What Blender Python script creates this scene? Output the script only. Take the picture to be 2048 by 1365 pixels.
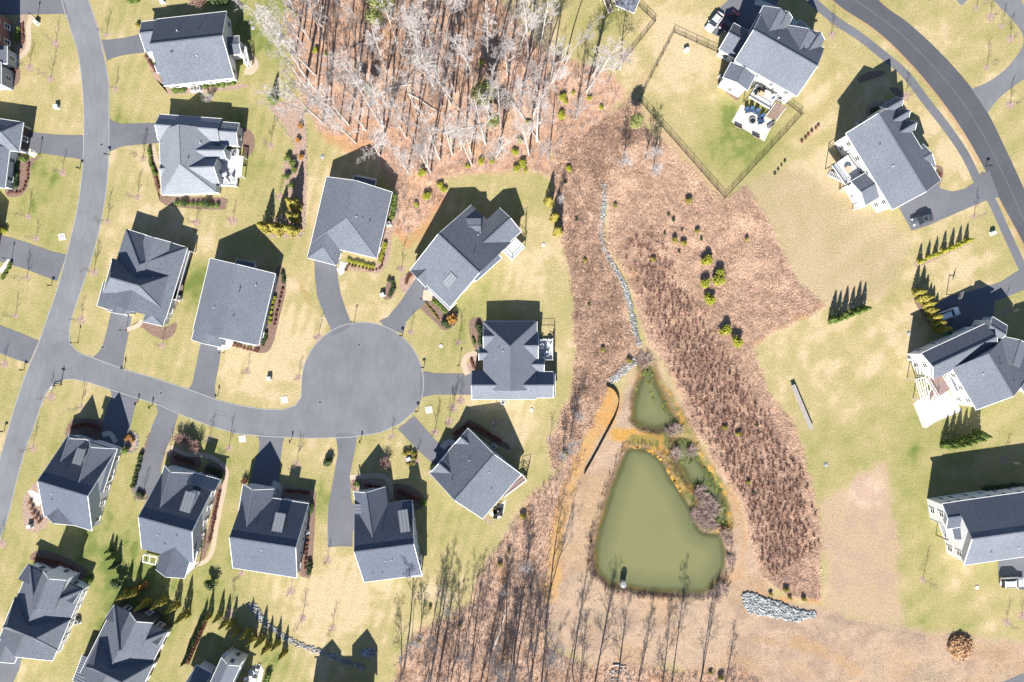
import bpy, bmesh, math, random
import numpy as np
from mathutils import Vector, Matrix

for o in list(bpy.data.objects):
    bpy.data.objects.remove(o, do_unlink=True)
scene = bpy.context.scene
COL = scene.collection
R = math.radians

# ---------------------------------------------------------------- camera, sky, sun, exposure
S = 0.105            # metres per photo pixel on the ground
CH = 143.0           # drone height
cam_d = bpy.data.cameras.new('camera')
cam = bpy.data.objects.new('camera', cam_d)
COL.objects.link(cam)
cam.location = (0, 0, CH)
cam.rotation_euler = (0, 0, 0)
cam_d.sensor_fit = 'HORIZONTAL'
cam_d.angle = 2 * math.atan(1024 * S / CH)
cam_d.clip_start = 1.0
cam_d.clip_end = 12000
scene.camera = cam

SUN_EL = R(35.0)
SH_AZ = R(8.5)       # shadows run up the picture, this far to the right
world = bpy.data.worlds.new('World')
scene.world = world
world.use_nodes = True
wn = world.node_tree
bg = wn.nodes['Background']
sky = wn.nodes.new('ShaderNodeTexSky')
sky.sky_type = 'NISHITA'
sky.sun_disc = False
sky.sun_elevation = SUN_EL
sky.sun_rotation = math.pi + SH_AZ
sky.air_density = 1.0
sky.dust_density = 0.2
sky.ozone_density = 3.0
wn.links.new(sky.outputs[0], bg.inputs[0])
bg.inputs[1].default_value = 0.058

sd = bpy.data.lights.new('sun', 'SUN')
sd.energy = 5.0
sd.angle = R(0.53)
sd.color = (1.0, 0.95, 0.87)
sun = bpy.data.objects.new('sun', sd)
COL.objects.link(sun)
ldir = Vector((math.sin(SH_AZ) * math.cos(SUN_EL), math.cos(SH_AZ) * math.cos(SUN_EL), -math.sin(SUN_EL)))
sun.rotation_euler = ldir.to_track_quat('-Z', 'Y').to_euler()
sun.location = (0, -60, 90)

vs = scene.view_settings
vs.view_transform = 'Standard'
vs.look = 'None'
vs.exposure = 1.47
vs.gamma = 1.0
vs.use_curve_mapping = False
try:
    scene.cycles.max_bounces = 5
    scene.cycles.transparent_max_bounces = 8
except Exception:
    pass

# ---------------------------------------------------------------- helpers
def P(x, y, z=0.0):
    """photo pixel seen at height z -> world point"""
    k = S * (CH - z) / CH
    return Vector(((x - 1024) * k, (682.5 - y) * k, z))

def tag(o, label=None, cat=None, group=None, kind=None):
    if label: o['label'] = label
    if cat: o['category'] = cat
    if group: o['group'] = group
    if kind: o['kind'] = kind
    return o

def link(o, parent=None):
    COL.objects.link(o)
    if parent is not None:
        o.parent = parent
    return o

def empty(name, loc=(0, 0, 0), rz=0.0):
    o = bpy.data.objects.new(name, None)
    o.empty_display_size = 0.3
    COL.objects.link(o)
    o.location = loc
    o.rotation_euler = (0, 0, rz)
    return o

class MB:
    def __init__(self):
        self.v = []; self.f = []
    def add(self, vs_, fs_):
        n = len(self.v)
        self.v.extend([tuple(p) for p in vs_])
        self.f.extend([tuple(i + n for i in f) for f in fs_])
        return self
    def box(self, c, s, rz=0.0):
        cx, cy, cz = c; a, b, h = s[0] / 2, s[1] / 2, s[2] / 2
        co, si = math.cos(rz), math.sin(rz)
        vv = []
        for dz in (-h, h):
            for dx, dy in ((-a, -b), (a, -b), (a, b), (-a, b)):
                vv.append((cx + dx * co - dy * si, cy + dx * si + dy * co, cz + dz))
        return self.add(vv, [(3, 2, 1, 0), (4, 5, 6, 7), (0, 1, 5, 4), (1, 2, 6, 5), (2, 3, 7, 6), (3, 0, 4, 7)])
    def beam(self, p, q, w, h):
        p = Vector(p); q = Vector(q); d = q - p
        if d.length < 1e-6: return self
        d.normalize()
        s = d.cross(Vector((0, 0, 1)))
        if s.length < 1e-4: s = Vector((1, 0, 0))
        s.normalize(); u = s.cross(d)
        vv = []
        for e in (p, q):
            for a, b in ((-1, -1), (1, -1), (1, 1), (-1, 1)):
                vv.append(e + s * (a * w / 2) + u * (b * h / 2))
        return self.add(vv, [(3, 2, 1, 0), (4, 5, 6, 7), (0, 1, 5, 4), (1, 2, 6, 5), (2, 3, 7, 6), (3, 0, 4, 7)])
    def tube(self, pts, rads, n=6, caps=True):
        base = len(self.v)
        pts = [Vector(p) for p in pts]
        for i, p in enumerate(pts):
            d = (pts[min(i + 1, len(pts) - 1)] - pts[max(i - 1, 0)])
            if d.length < 1e-6: d = Vector((0, 0, 1))
            d.normalize()
            s = d.cross(Vector((0, 0, 1)) if abs(d.z) < .95 else Vector((1, 0, 0)))
            s.normalize(); u = d.cross(s)
            for k in range(n):
                a = 2 * math.pi * k / n
                self.v.append(tuple(p + (s * math.cos(a) + u * math.sin(a)) * rads[i]))
        for i in range(len(pts) - 1):
            for k in range(n):
                a = base + i * n + k; b = base + i * n + (k + 1) % n
                self.f.append((a, b, b + n, a + n))
        if caps:
            self.f.append(tuple(base + k for k in reversed(range(n))))
            self.f.append(tuple(base + (len(pts) - 1) * n + k for k in range(n)))
        return self
    def cyl(self, c, r, h, n=12, r2=None):
        c = Vector(c)
        return self.tube([c, c + Vector((0, 0, h))], [r, r if r2 is None else r2], n)
    def prism(self, pts, z0, z1):
        n = len(pts)
        vv = [(p[0], p[1], z0) for p in pts] + [(p[0], p[1], z1) for p in pts]
        ff = [tuple(reversed(range(n))), tuple(range(n, 2 * n))]
        ff += [(i, (i + 1) % n, (i + 1) % n + n, i + n) for i in range(n)]
        return self.add(vv, ff)
    def mesh(self, name):
        m = bpy.data.meshes.new(name)
        m.from_pydata(self.v, [], self.f)
        m.update()
        return m
    def build(self, name, mat, parent=None, smooth=False):
        m = self.mesh(name)
        m.materials.append(mat)
        bm = bmesh.new(); bm.from_mesh(m)
        bmesh.ops.recalc_face_normals(bm, faces=bm.faces)
        bm.to_mesh(m); bm.free()
        if smooth:
            m.polygons.foreach_set('use_smooth', [True] * len(m.polygons))
        o = bpy.data.objects.new(name, m)
        return link(o, parent)

# ---------------------------------------------------------------- materials
def mat(name, col, rough=.85, noise=0.0, scale=4.0, bump=0.0, metal=0.0, spec=0.3, detail=4.0, coords='Object', stretch=None, col2=None, big=0.0):
    m = bpy.data.materials.new(name)
    m.use_nodes = True
    nt = m.node_tree; N = nt.nodes; L = nt.links
    b = N['Principled BSDF']
    b.inputs['Base Color'].default_value = (*col, 1)
    b.inputs['Roughness'].default_value = rough
    b.inputs['Metallic'].default_value = metal
    b.inputs['Specular IOR Level'].default_value = spec
    if noise > 0 or bump > 0:
        tc = N.new('ShaderNodeTexCoord')
        src = tc.outputs[coords]
        if stretch:
            mp = N.new('ShaderNodeMapping'); mp.inputs['Scale'].default_value = stretch
            L.new(src, mp.inputs[0]); src = mp.outputs[0]
        nz = N.new('ShaderNodeTexNoise')
        nz.inputs['Scale'].default_value = scale
        nz.inputs['Detail'].default_value = detail
        nz.inputs['Roughness'].default_value = .65
        L.new(src, nz.inputs[0])
        if noise > 0:
            mr = N.new('ShaderNodeMapRange')
            mr.inputs[1].default_value = .3; mr.inputs[2].default_value = .7
            L.new(nz.outputs[0], mr.inputs[0])
            mx = N.new('ShaderNodeMix'); mx.data_type = 'RGBA'
            c2 = col2 if col2 else tuple(c * (1 + noise) for c in col)
            c1 = col if col2 else tuple(c * (1 - noise) for c in col)
            mx.inputs[6].default_value = (*c1, 1); mx.inputs[7].default_value = (*c2, 1)
            L.new(mr.outputs[0], mx.inputs[0])
            out = mx.outputs[2]
            if big > 0:
                n2 = N.new('ShaderNodeTexNoise'); n2.inputs['Scale'].default_value = .16
                n2.inputs['Detail'].default_value = 3
                tc2 = N.new('ShaderNodeTexCoord'); L.new(tc2.outputs['Object'], n2.inputs[0])
                m2 = N.new('ShaderNodeMapRange')
                m2.inputs[1].default_value = .3; m2.inputs[2].default_value = .7
                m2.inputs[3].default_value = 1 - big; m2.inputs[4].default_value = 1 + big
                L.new(n2.outputs[0], m2.inputs[0])
                vm = N.new('ShaderNodeVectorMath'); vm.operation = 'SCALE'
                L.new(out, vm.inputs[0]); L.new(m2.outputs[0], vm.inputs[3])
                out = vm.outputs[0]
            L.new(out, b.inputs['Base Color'])
        if bump > 0:
            bp = N.new('ShaderNodeBump'); bp.inputs['Strength'].default_value = bump
            bp.inputs['Distance'].default_value = .05
            L.new(nz.outputs[0], bp.inputs['Height'])
            L.new(bp.outputs[0], b.inputs['Normal'])
    return m

M = {}
def leafmat(name, c1, c2, scale=2.5):
    m = mat(name, c1, .75, .5, scale, 0, col2=c2)
    return m

M['shingle'] = mat('shingle_grey', (.096, .107, .131), .9, .30, 3.2, .5, detail=6, big=.08)
M['shingle_blue'] = mat('shingle_bluegrey', (.112, .124, .150), .9, .26, 3.2, .5, detail=6, big=.08)
M['shingle_dark'] = mat('shingle_charcoal', (.068, .080, .107), .9, .30, 3.2, .5, detail=6, big=.08)
M['shingle_light'] = mat('shingle_pale', (.165, .178, .205), .9, .2, 3.0, .4, detail=6, big=.08)
M['metal_roof'] = mat('standing_seam_metal', (.15, .16, .185), .5, .1, 1.5, 0, metal=.3, spec=.5)
M['seam'] = mat('metal_seam', (.09, .10, .115), .5, .1, 1.5)
M['white'] = mat('white_siding', (.62, .62, .62), .7, .06, .8, .1)
M['greyblue'] = mat('blue_grey_siding', (.30, .33, .37), .7, .06, .8, .1)
M['greysiding'] = mat('pale_grey_siding', (.42, .44, .46), .7, .06, .8, .1)
M['tan'] = mat('tan_siding', (.42, .36, .30), .7, .08, .8, .1)
M['brick'] = mat('brick_wall', (.17, .10, .085), .85, .35, 9, .3)
M['darksiding'] = mat('dark_siding', (.06, .06, .065), .7, .1, .8, .1)
M['trim'] = mat('white_trim', (.68, .68, .68), .6, .05, 2)
M['glass'] = mat('window_glass', (.02, .025, .03), .08, 0, 1, 0, spec=.8)
M['door'] = mat('painted_door', (.10, .11, .13), .5, .1, 3)
M['gdoor'] = mat('garage_door_white', (.55, .55, .55), .6, .06, 2)
M['gdoor_dark'] = mat('garage_door_dark', (.035, .03, .035), .6, .1, 2)
M['asphalt'] = mat('asphalt', (.126, .130, .144), .9, .09, 1.0, .15, detail=8, big=.11, stretch=(1, .3, 1))
M['asphalt_main'] = mat('asphalt_worn', (.140, .144, .157), .9, .09, 1.0, .15, detail=8, big=.11, stretch=(1, .3, 1))
M['asphalt_new'] = mat('asphalt_new', (.060, .063, .074), .9, .08, 1.6, .2, detail=8, big=.08)
M['drive'] = mat('driveway_asphalt', (.103, .106, .122), .9, .10, 1.6, .2, detail=8, big=.10)
M['kerb'] = mat('kerb_concrete', (.25, .245, .24), .9, .15, 2, .1)
M['seal'] = mat('crack_seal', (.098, .101, .115), .8, .2, 2)
M['seam_pale'] = mat('asphalt_seam', (.115, .118, .13), .9, .2, 2)
M['concrete'] = mat('pale_concrete', (.43, .405, .365), .9, .1, 2.5, .1, big=.06)
M['paver'] = mat('tan_pavers', (.36, .285, .215), .9, .14, 3, .2, big=.06)
M['deckgrey'] = mat('grey_deck_boards', (.42, .43, .44), .8, .12, 2.5, .1)
M['deckbrown'] = mat('brown_deck_boards', (.20, .14, .13), .8, .15, 3, .1)
M['mulch'] = mat('bark_mulch', (.155, .102, .080), .95, .5, 3, .7, detail=8)
M['mulch_pale'] = mat('pale_mulch', (.26, .185, .145), .95, .45, 2.5, .7, detail=8)
M['rock'] = mat('grey_riprap', (.23, .24, .25), .85, .4, 1.3, .2)
M['bark_pale'] = mat('pale_bark', (.36, .33, .31), .9, .25, 2.5, .2)
M['bark_grey'] = mat('grey_bark', (.27, .245, .24), .9, .3, 2.5, .2)
M['bark_dark'] = mat('dark_bark', (.075, .058, .048), .9, .3, 3, .2)
M['twig_pale'] = mat('pale_twigs', (.38, .35, .34), .9, .15, 2)
M['twig_dark'] = mat('brown_twigs', (.13, .10, .09), .9, .2, 2)
M['leaf_green'] = leafmat('green_leaves', (.060, .105, .020), (.15, .20, .040))
M['leaf_dark'] = leafmat('dark_evergreen_leaves', (.026, .048, .018), (.065, .095, .032))
M['leaf_lime'] = leafmat('lime_leaves', (.165, .18, .016), (.34, .335, .035))
M['leaf_yellow'] = leafmat('yellow_green_leaves', (.16, .145, .025), (.32, .265, .05))
M['leaf_orange'] = leafmat('orange_leaves', (.27, .125, .03), (.40, .20, .045))
M['leaf_red'] = leafmat('russet_twigs', (.15, .055, .04), (.26, .11, .075))
M['leaf_pine'] = leafmat('pine_needles', (.15, .175, .055), (.27, .28, .10))
M['black'] = mat('black_metal', (.012, .012, .013), .5, 0, 1, 0, spec=.4)
M['blackfab'] = mat('black_fabric', (.014, .013, .013), .9, .2, 3)
M['wood'] = mat('weathered_timber', (.27, .245, .23), .85, .25, 3, .2)
M['straw'] = mat('straw_brush', (.36, .21, .115), .95, .5, 4, .5)
M['acgrey'] = mat('ac_casing', (.45, .45, .44), .6, .08, 3)
M['utility'] = mat('utility_green', (.38, .42, .40), .6, .05, 3)
M['blue_plastic'] = mat('blue_chair_plastic', (.03, .06, .12), .6, .1, 3)
M['cushion'] = mat('pale_cushion', (.50, .51, .53), .9, .1, 3)
M['terracotta'] = mat('tan_table_top', (.40, .29, .20), .6, .15, 3)
M['tyre'] = mat('tyre_rubber', (.015, .015, .016), .85, .1, 3)
M['rim'] = mat('wheel_rim', (.35, .36, .38), .35, 0, 1, 0, metal=.8)
M['paint_white'] = mat('white_car_paint', (.60, .61, .62), .25, 0, 1, 0, spec=.5)
M['paint_red'] = mat('dark_red_car_paint', (.055, .012, .022), .25, 0, 1, 0, spec=.6)
M['paint_grey'] = mat('graphite_car_paint', (.10, .11, .13), .3, 0, 1, 0, metal=.4, spec=.6)
M['lamp_red'] = mat('tail_lamp', (.25, .01, .01), .3)
M['lamp_white'] = mat('head_lamp', (.6, .6, .6), .2)
M['bin_green'] = mat('bin_green', (.03, .25, .06), .6)
M['grate'] = mat('galvanised_grate', (.42, .43, .45), .5, .2, 3, 0, metal=.4)

def attr_mat(name, rough=.95, fine=7.0, lo=.62, hi=1.38, bump=.6, mid=1.6, attr='Col'):
    m = bpy.data.materials.new(name); m.use_nodes = True
    nt = m.node_tree; N = nt.nodes; L = nt.links
    b = N['Principled BSDF']; b.inputs['Roughness'].default_value = rough
    b.inputs['Specular IOR Level'].default_value = .1
    a = N.new('ShaderNodeAttribute'); a.attribute_name = attr
    tc = N.new('ShaderNodeTexCoord')
    prev = a.outputs['Color']
    for sc, l, h, det in ((fine, lo, hi, 3.0), (mid, .90, 1.10, 6.0)):
        nz = N.new('ShaderNodeTexNoise'); nz.inputs['Scale'].default_value = sc
        nz.inputs['Detail'].default_value = det; nz.inputs['Roughness'].default_value = .7
        L.new(tc.outputs['Object'], nz.inputs[0])
        mr = N.new('ShaderNodeMapRange')
        mr.inputs[1].default_value = .28; mr.inputs[2].default_value = .72
        mr.inputs[3].default_value = l; mr.inputs[4].default_value = h
        L.new(nz.outputs[0], mr.inputs[0])
        vm = N.new('ShaderNodeVectorMath'); vm.operation = 'SCALE'
        L.new(prev, vm.inputs[0]); L.new(mr.outputs[0], vm.inputs[3])
        prev = vm.outputs[0]
        if sc == fine and bump > 0:
            bp = N.new('ShaderNodeBump'); bp.inputs['Strength'].default_value = bump
            bp.inputs['Distance'].default_value = .12
            L.new(nz.outputs[0], bp.inputs['Height']); L.new(bp.outputs[0], b.inputs['Normal'])
    L.new(prev, b.inputs['Base Color'])
    return m
M['ground'] = attr_mat('ground_cover', fine=3.2, lo=.76, hi=1.24)
M['tuft'] = attr_mat('dry_grass', fine=.8, lo=.8, hi=1.2, bump=0)

# ---------------------------------------------------------------- numpy noise and polygon distance
def vnoise(x, y, scale, seed):
    rg = np.random.RandomState(seed)
    T = rg.rand(256, 256)
    fx = x / scale; fy = y / scale
    ix = np.floor(fx).astype(int); iy = np.floor(fy).astype(int)
    tx = fx - ix; ty = fy - iy
    tx = tx * tx * (3 - 2 * tx); ty = ty * ty * (3 - 2 * ty)
    g = lambda a, b: T[a % 256, b % 256]
    return (g(ix, iy) * (1 - tx) * (1 - ty) + g(ix + 1, iy) * tx * (1 - ty) + g(ix, iy + 1) * (1 - tx) * ty + g(ix + 1, iy + 1) * tx * ty)

def fbm(x, y, scale, seed, oct=4):
    s = 0; a = .5; t = 0
    for k in range(oct):
        s = s + a * vnoise(x + 17.3 * k, y - 9.1 * k, scale / 2 ** k, seed + k); t += a; a *= .6
    return s / t

def sdf(poly, X, Y, pad=60):
    """signed distance in px, >0 inside; computed only near the polygon"""
    pl = np.array(poly, float)
    out = np.full(X.shape, -1e3)
    x0, y0 = pl.min(0) - pad; x1, y1 = pl.max(0) + pad
    sel = (X > x0) & (X < x1) & (Y > y0) & (Y < y1)
    px = X[sel]; py = Y[sel]
    d = np.full(px.shape, 1e9); ins = np.zeros(px.shape, bool)
    n = len(pl)
    for i in range(n):
        ax, ay = pl[i]; bx, by = pl[(i + 1) % n]
        ex, ey = bx - ax, by - ay
        t = np.clip(((px - ax) * ex + (py - ay) * ey) / (ex * ex + ey * ey + 1e-9), 0, 1)
        d = np.minimum(d, np.hypot(px - ax - t * ex, py - ay - t * ey))
        c = ((ay > py) != (by > py))
        with np.errstate(divide='ignore', invalid='ignore'):
            xi = (bx - ax) * (py - ay) / ((by - ay) if by != ay else 1e-9) + ax
        ins ^= c & (px < xi)
    out[sel] = np.where(ins, d, -d)
    return out

def linedist(pts, X, Y, pad=60):
    pl = np.array(pts, float)
    out = np.full(X.shape, 1e3)
    x0, y0 = pl.min(0) - pad; x1, y1 = pl.max(0) + pad
    sel = (X > x0) & (X < x1) & (Y > y0) & (Y < y1)
    px = X[sel]; py = Y[sel]; d = np.full(px.shape, 1e9)
    for i in range(len(pl) - 1):
        ax, ay = pl[i]; bx, by = pl[i + 1]; ex, ey = bx - ax, by - ay
        t = np.clip(((px - ax) * ex + (py - ay) * ey) / (ex * ex + ey * ey + 1e-9), 0, 1)
        d = np.minimum(d, np.hypot(px - ax - t * ex, py - ay - t * ey))
    out[sel] = d
    return out

def sst(a, b, x):
    t = np.clip((x - a) / (b - a), 0, 1)
    return t * t * (3 - 2 * t)

def inpoly(poly, x, y):
    c = False; n = len(poly)
    for i in range(n):
        ax, ay = poly[i]; bx, by = poly[(i + 1) % n]
        if (ay > y) != (by > y) and x < (bx - ax) * (y - ay) / (by - ay) + ax:
            c = not c
    return c

# ---------------------------------------------------------------- zones (photo pixels on the ground)
WOODS = [(585, -700), (1000, -700), (1005, 10), (1040, 60), (1100, 105), (1170, 135), (1230, 150), (1248, 190), (1190, 255), (1105, 300), (1110, 360), (1080, 350), (1045, 345), (960, 345), (885, 360), (895, 400), (860, 440), (815, 475), (785, 470), (775, 420), (790, 380), (745, 300), (700, 285), (640, 270), (620, 235), (600, 200), (583, 130), (572, 60)]
WOODS_S = [(785, 1365), (800, 1312), (830, 1270), (880, 1238), (945, 1200), (955, 1150), (1000, 1080), (1040, 1020), (1085, 965), (1120, 935), (1150, 880), (1175, 900), (1130, 1000), (1105, 1080), (1100, 1180), (1090, 1290), (1180, 1330), (1280, 1335), (1400, 1345), (1460, 1330), (1530, 1360), (1560, 1800), (780, 1800)]
BRUSH = [(1105, 372), (1105, 300), (1190, 250), (1270, 190), (1300, 270), (1230, 330), (1215, 370), (1203, 420), (1205, 480), (1240, 560), (1262, 640), (1278, 700), (1250, 745), (1215, 770), (1190, 840), (1150, 900), (1105, 950), (1095, 900), (1140, 800), (1150, 700), (1140, 560), (1125, 450)]
MEADOW = [(1215, 370), (1230, 330), (1285, 260), (1330, 290), (1445, 405), (1490, 377), (1530, 430), (1575, 510), (1590, 560), (1645, 612), (1508, 692), (1530, 770), (1590, 860), (1625, 960), (1640, 1060), (1643, 1205), (1590, 1200), (1530, 1160), (1500, 1080), (1480, 1000), (1430, 925), (1370, 820), (1330, 730), (1290, 680), (1272, 620), (1250, 550), (1215, 480)]
MEADOW_DARK = [(1255, 490), (1310, 465), (1350, 560), (1400, 620), (1440, 700), (1500, 780), (1560, 870), (1600, 960), (1630, 1060), (1640, 1180), (1560, 1190), (1520, 1110), (1490, 1010), (1440, 920), (1380, 800), (1330, 700), (1290, 600)]
BANK = [(1165, 930), (1200, 850), (1240, 800), (1262, 745), (1285, 690), (1300, 690), (1340, 760), (1390, 860), (1440, 945), (1485, 1020), (1520, 1120), (1560, 1200), (1640, 1212), (1700, 1235), (1830, 1255), (1900, 1262), (2048, 1290), (2200, 1320), (2200, 1900), (1540, 1900), (1520, 1360), (1450, 1335), (1180, 1330), (1095, 1290), (1098, 1180), (1110, 1080), (1130, 1000)]
BARE = [(1640, 1010), (1700, 965), (1770, 925), (1782, 1010), (1800, 1150), (1815, 1245), (1740, 1245), (1645, 1215), (1648, 1100)]
STRAWFIELD = [(1490, 377), (1520, 355), (1600, 330), (1660, 380), (1760, 420), (1820, 480), (1800, 560), (1760, 600), (1650, 612), (1590, 560), (1530, 430)]
POND = [(1254, 898), (1285, 896), (1320, 915), (1346, 957), (1368, 987), (1386, 1018), (1404, 1060), (1443, 1068), (1454, 1100), (1452, 1137), (1434, 1166), (1408, 1188), (1346, 1188), (1276, 1182), (1222, 1170), (1194, 1143), (1188, 1106), (1198, 1049), (1216, 992), (1234, 943)]
POND_N = [(1281, 752), (1290, 735), (1305, 732), (1329, 789), (1351, 838), (1346, 852), (1311, 860), (1278, 853), (1264, 838), (1268, 785)]
POND_E = [(1350, 876), (1373, 879), (1408, 926), (1434, 968), (1454, 1005), (1455, 1050), (1438, 1050), (1418, 1000), (1388, 980), (1364, 945), (1350, 915)]

# ---------------------------------------------------------------- ground sheet
def axis(lim, step, far):
    a = list(np.arange(0, lim + step, step)); d = step
    while a[-1] < far:
        d *= 1.35; a.append(a[-1] + d)
    a = np.array(a)
    return np.concatenate([-a[:0:-1], a])
gx = axis(119, .36, 3500); gy = axis(84, .36, 3500)
GX, GY = np.meshgrid(gx, gy)
PX = GX / S + 1024; PY = 682.5 - GY / S
jig = (fbm(PX, PY, 60, 3) - .5) * 26 + (fbm(PX, PY, 12, 5, 3) - .5) * 12
soft = lambda poly, w=6, j=1.0: sst(-w, w, sdf(poly, PX, PY) + jig * j)

def C3(c): return np.array(c)[None, None, :]
green = C3((.152, .166, .046)); greend = C3((.095, .124, .034)); strawc = C3((.325, .258, .142)); strawp = C3((.385, .305, .198))
g = np.full(PX.shape, .42); wsum = np.full(PX.shape, .35); g *= .35
for x, y, r, v in [(540, 80, 60, .8), (420, 205, 80, .6), (80, 390, 70, .85), (110, 120, 70, .35), (20, 60, 40, .5), (250, 200, 45, .5), (240, 340, 60, .35), (270, 400, 60, .2), (500, 330, 60, .65),
                   (560, 300, 30, .55), (190, 470, 50, .5), (30, 600, 60, .4), (160, 680, 40, .5), (300, 690, 40, .5), (390, 560, 30, .9), (380, 430, 60, .25), (560, 660, 60, .12), (500, 740, 50, .1), (600, 560, 30, .3), (640, 360, 40, .2), (620, 440, 30, .3),
                   (740, 600, 40, .25), (800, 560, 30, .6), (890, 620, 40, .9), (950, 590, 50, .6), (870, 730, 40, .5), (1090, 520, 50, .2), (1110, 700, 30, .25), (1050, 850, 50, .35), (870, 830, 30, .45), (900, 1010, 60, .55), (860, 1130, 70, .3), (980, 1000, 50, .5),
                   (90, 850, 50, .6), (60, 990, 40, .5), (250, 1080, 80, .85), (300, 830, 30, .75), (470, 930, 40, .7), (400, 900, 40, .7), (600, 910, 40, .35), (640, 1000, 30, .8), (450, 1150, 50, .9), (560, 1190, 60, .25), (700, 1180, 60, .05), (640, 1220, 60, .1), (760, 1230, 50, .35), (40, 1110, 60, .55), (230, 1180, 50, .85),
                   (380, 1280, 60, .6), (520, 1330, 60, .75), (320, 1350, 40, .65), (640, 1280, 50, .25), (120, 1350, 40, .5), (1480, 250, 70, .75), (1500, 260, 40, 1.0), (1380, 130, 80, .3), (1340, 60, 50, .15), (1420, 320, 50, .55), (1640, 240, 50, .35), (1700, 100, 60, .4),
                   (1860, 60, 90, .38), (1830, 150, 60, .4), (1960, 150, 60, .45), (2020, 250, 50, .25), (1900, 300, 50, .3), (1700, 450, 100, .12), (1790, 400, 25, .9), (1800, 560, 60, .4), (1950, 480, 70, .35), (1620, 700, 80, .38), (1700, 820, 80, .45), (1760, 700, 80, .28), (1690, 860, 60, .65),
                   (1800, 870, 80, .75), (1980, 900, 70, .6), (1840, 980, 60, .6), (1850, 1150, 70, .6), (1950, 1190, 60, .5), (1850, 1220, 40, .7), (1600, 620, 50, .2), (1560, 780, 40, .5), (2030, 640, 40, .6), (1290, 90, 50, .35), (1190, 60, 50, .6), (1080, 30, 50, .15), (1330, 30, 40, .2)]:
    w = np.exp(-((PX - x) ** 2 + (PY - y) ** 2) / (2 * (r * .9) ** 2))
    g += w * v; wsum += w
g = g / wsum
g = np.clip((g - .46) * 1.4 + .41, 0, 1)
g = np.clip(g + (fbm(PX, PY, 80, 11, 5) - .5) * .9 + (fbm(PX, PY, 22, 21, 4) - .5) * .55, 0, 1)
# mowing stripes on the eastern lawns
stripe = np.sin((PX * .55 + PY * .83) / 9.0 + (fbm(PX, PY, 120, 31) - .5) * 5)
g = np.clip(g + stripe * .12 * sst(1500, 1700, PX) * sst(.35, .6, fbm(PX, PY, 90, 33)), 0, 1)
str2 = np.sin((PX * .93 + PY * .25) / 3.6 + (fbm(PX, PY, 80, 35) - .5) * 4)
g = np.clip(g + str2 * .10 * sst(1150, 1050, PX) * sst(.42, .62, fbm(PX, PY, 70, 37)), 0, 1)
g3 = g[..., None]
Cc = strawc * (1 - g3) + green * g3
Cc = Cc + (greend - Cc) * (sst(.72, 1.0, g)[..., None] * .8)
Cc = Cc + (strawp - Cc) * ((1 - sst(.0, .26, g))[..., None] * .7)

def lay(col, w):
    global Cc
    Cc = Cc + (C3(col) - Cc) * w[..., None]
Z = np.zeros(PX.shape)
wo = soft(WOODS, 8); ws = soft(WOODS_S, 10); br = soft(BRUSH, 8); me = soft(MEADOW, 4, .45)
med = soft(MEADOW_DARK, 14, 1.2); ba = soft(BANK, 10); bare = soft(BARE, 12, 1.3); sf = soft(STRAWFIELD, 18)
n1 = fbm(PX, PY, 40, 41); n2 = fbm(PX, PY, 9, 43, 3)
litter = (.325, .20, .142); litter2 = (.40, .265, .195); litter3 = (.23, .145, .108)
lay((.275, .215, .135), sf * .7)
lay((.325, .232, .170), ba * .92)
lay((.20, .14, .11), ba * sst(.45, .7, n1) * .55)
lay((.29, .19, .10), ba * sst(.5, .72, fbm(PX, PY, 70, 47)) * .5)
lay((.24, .20, .14), ba * sst(.55, .8, fbm(PX, PY, 50, 53)) * .5)
lay((.31, .225, .155), bare * .85); lay((.45, .33, .26), bare * np.exp(-((PX - 1735) ** 2 / 1200 + (PY - 985) ** 2 / 900)) * .9)
lay((.27, .19, .15), bare * sst(.5, .7, n1) * .6)
lay((.35, .232, .162), br * .92); lay((.25, .165, .13), br * sst(.45, .7, n1) * .7); lay((.30, .19, .10), br * sst(.58, .75, fbm(PX, PY, 34, 59)) * .7)
lay((.34, .222, .160), me * .95); lay((.37, .25, .18), me * sst(.5, .75, n1) * .6); lay((.29, .188, .145), me * med * .5)
lay(litter, wo * .95); lay(litter2, wo * sst(.45, .7, n1) * .8); lay(litter3, wo * sst(.5, .75, n2) * .5)
lay((.42, .25, .14), wo * sst(.6, .8, fbm(PX, PY, 60, 61)) * .7)
lay((.32, .21, .155), ws * .92); lay((.38, .26, .195), ws * sst(.45, .7, n1) * .8); lay((.28, .14, .055), ws * sst(.6, .78, fbm(PX, PY, 50, 67)) * .6)
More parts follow.
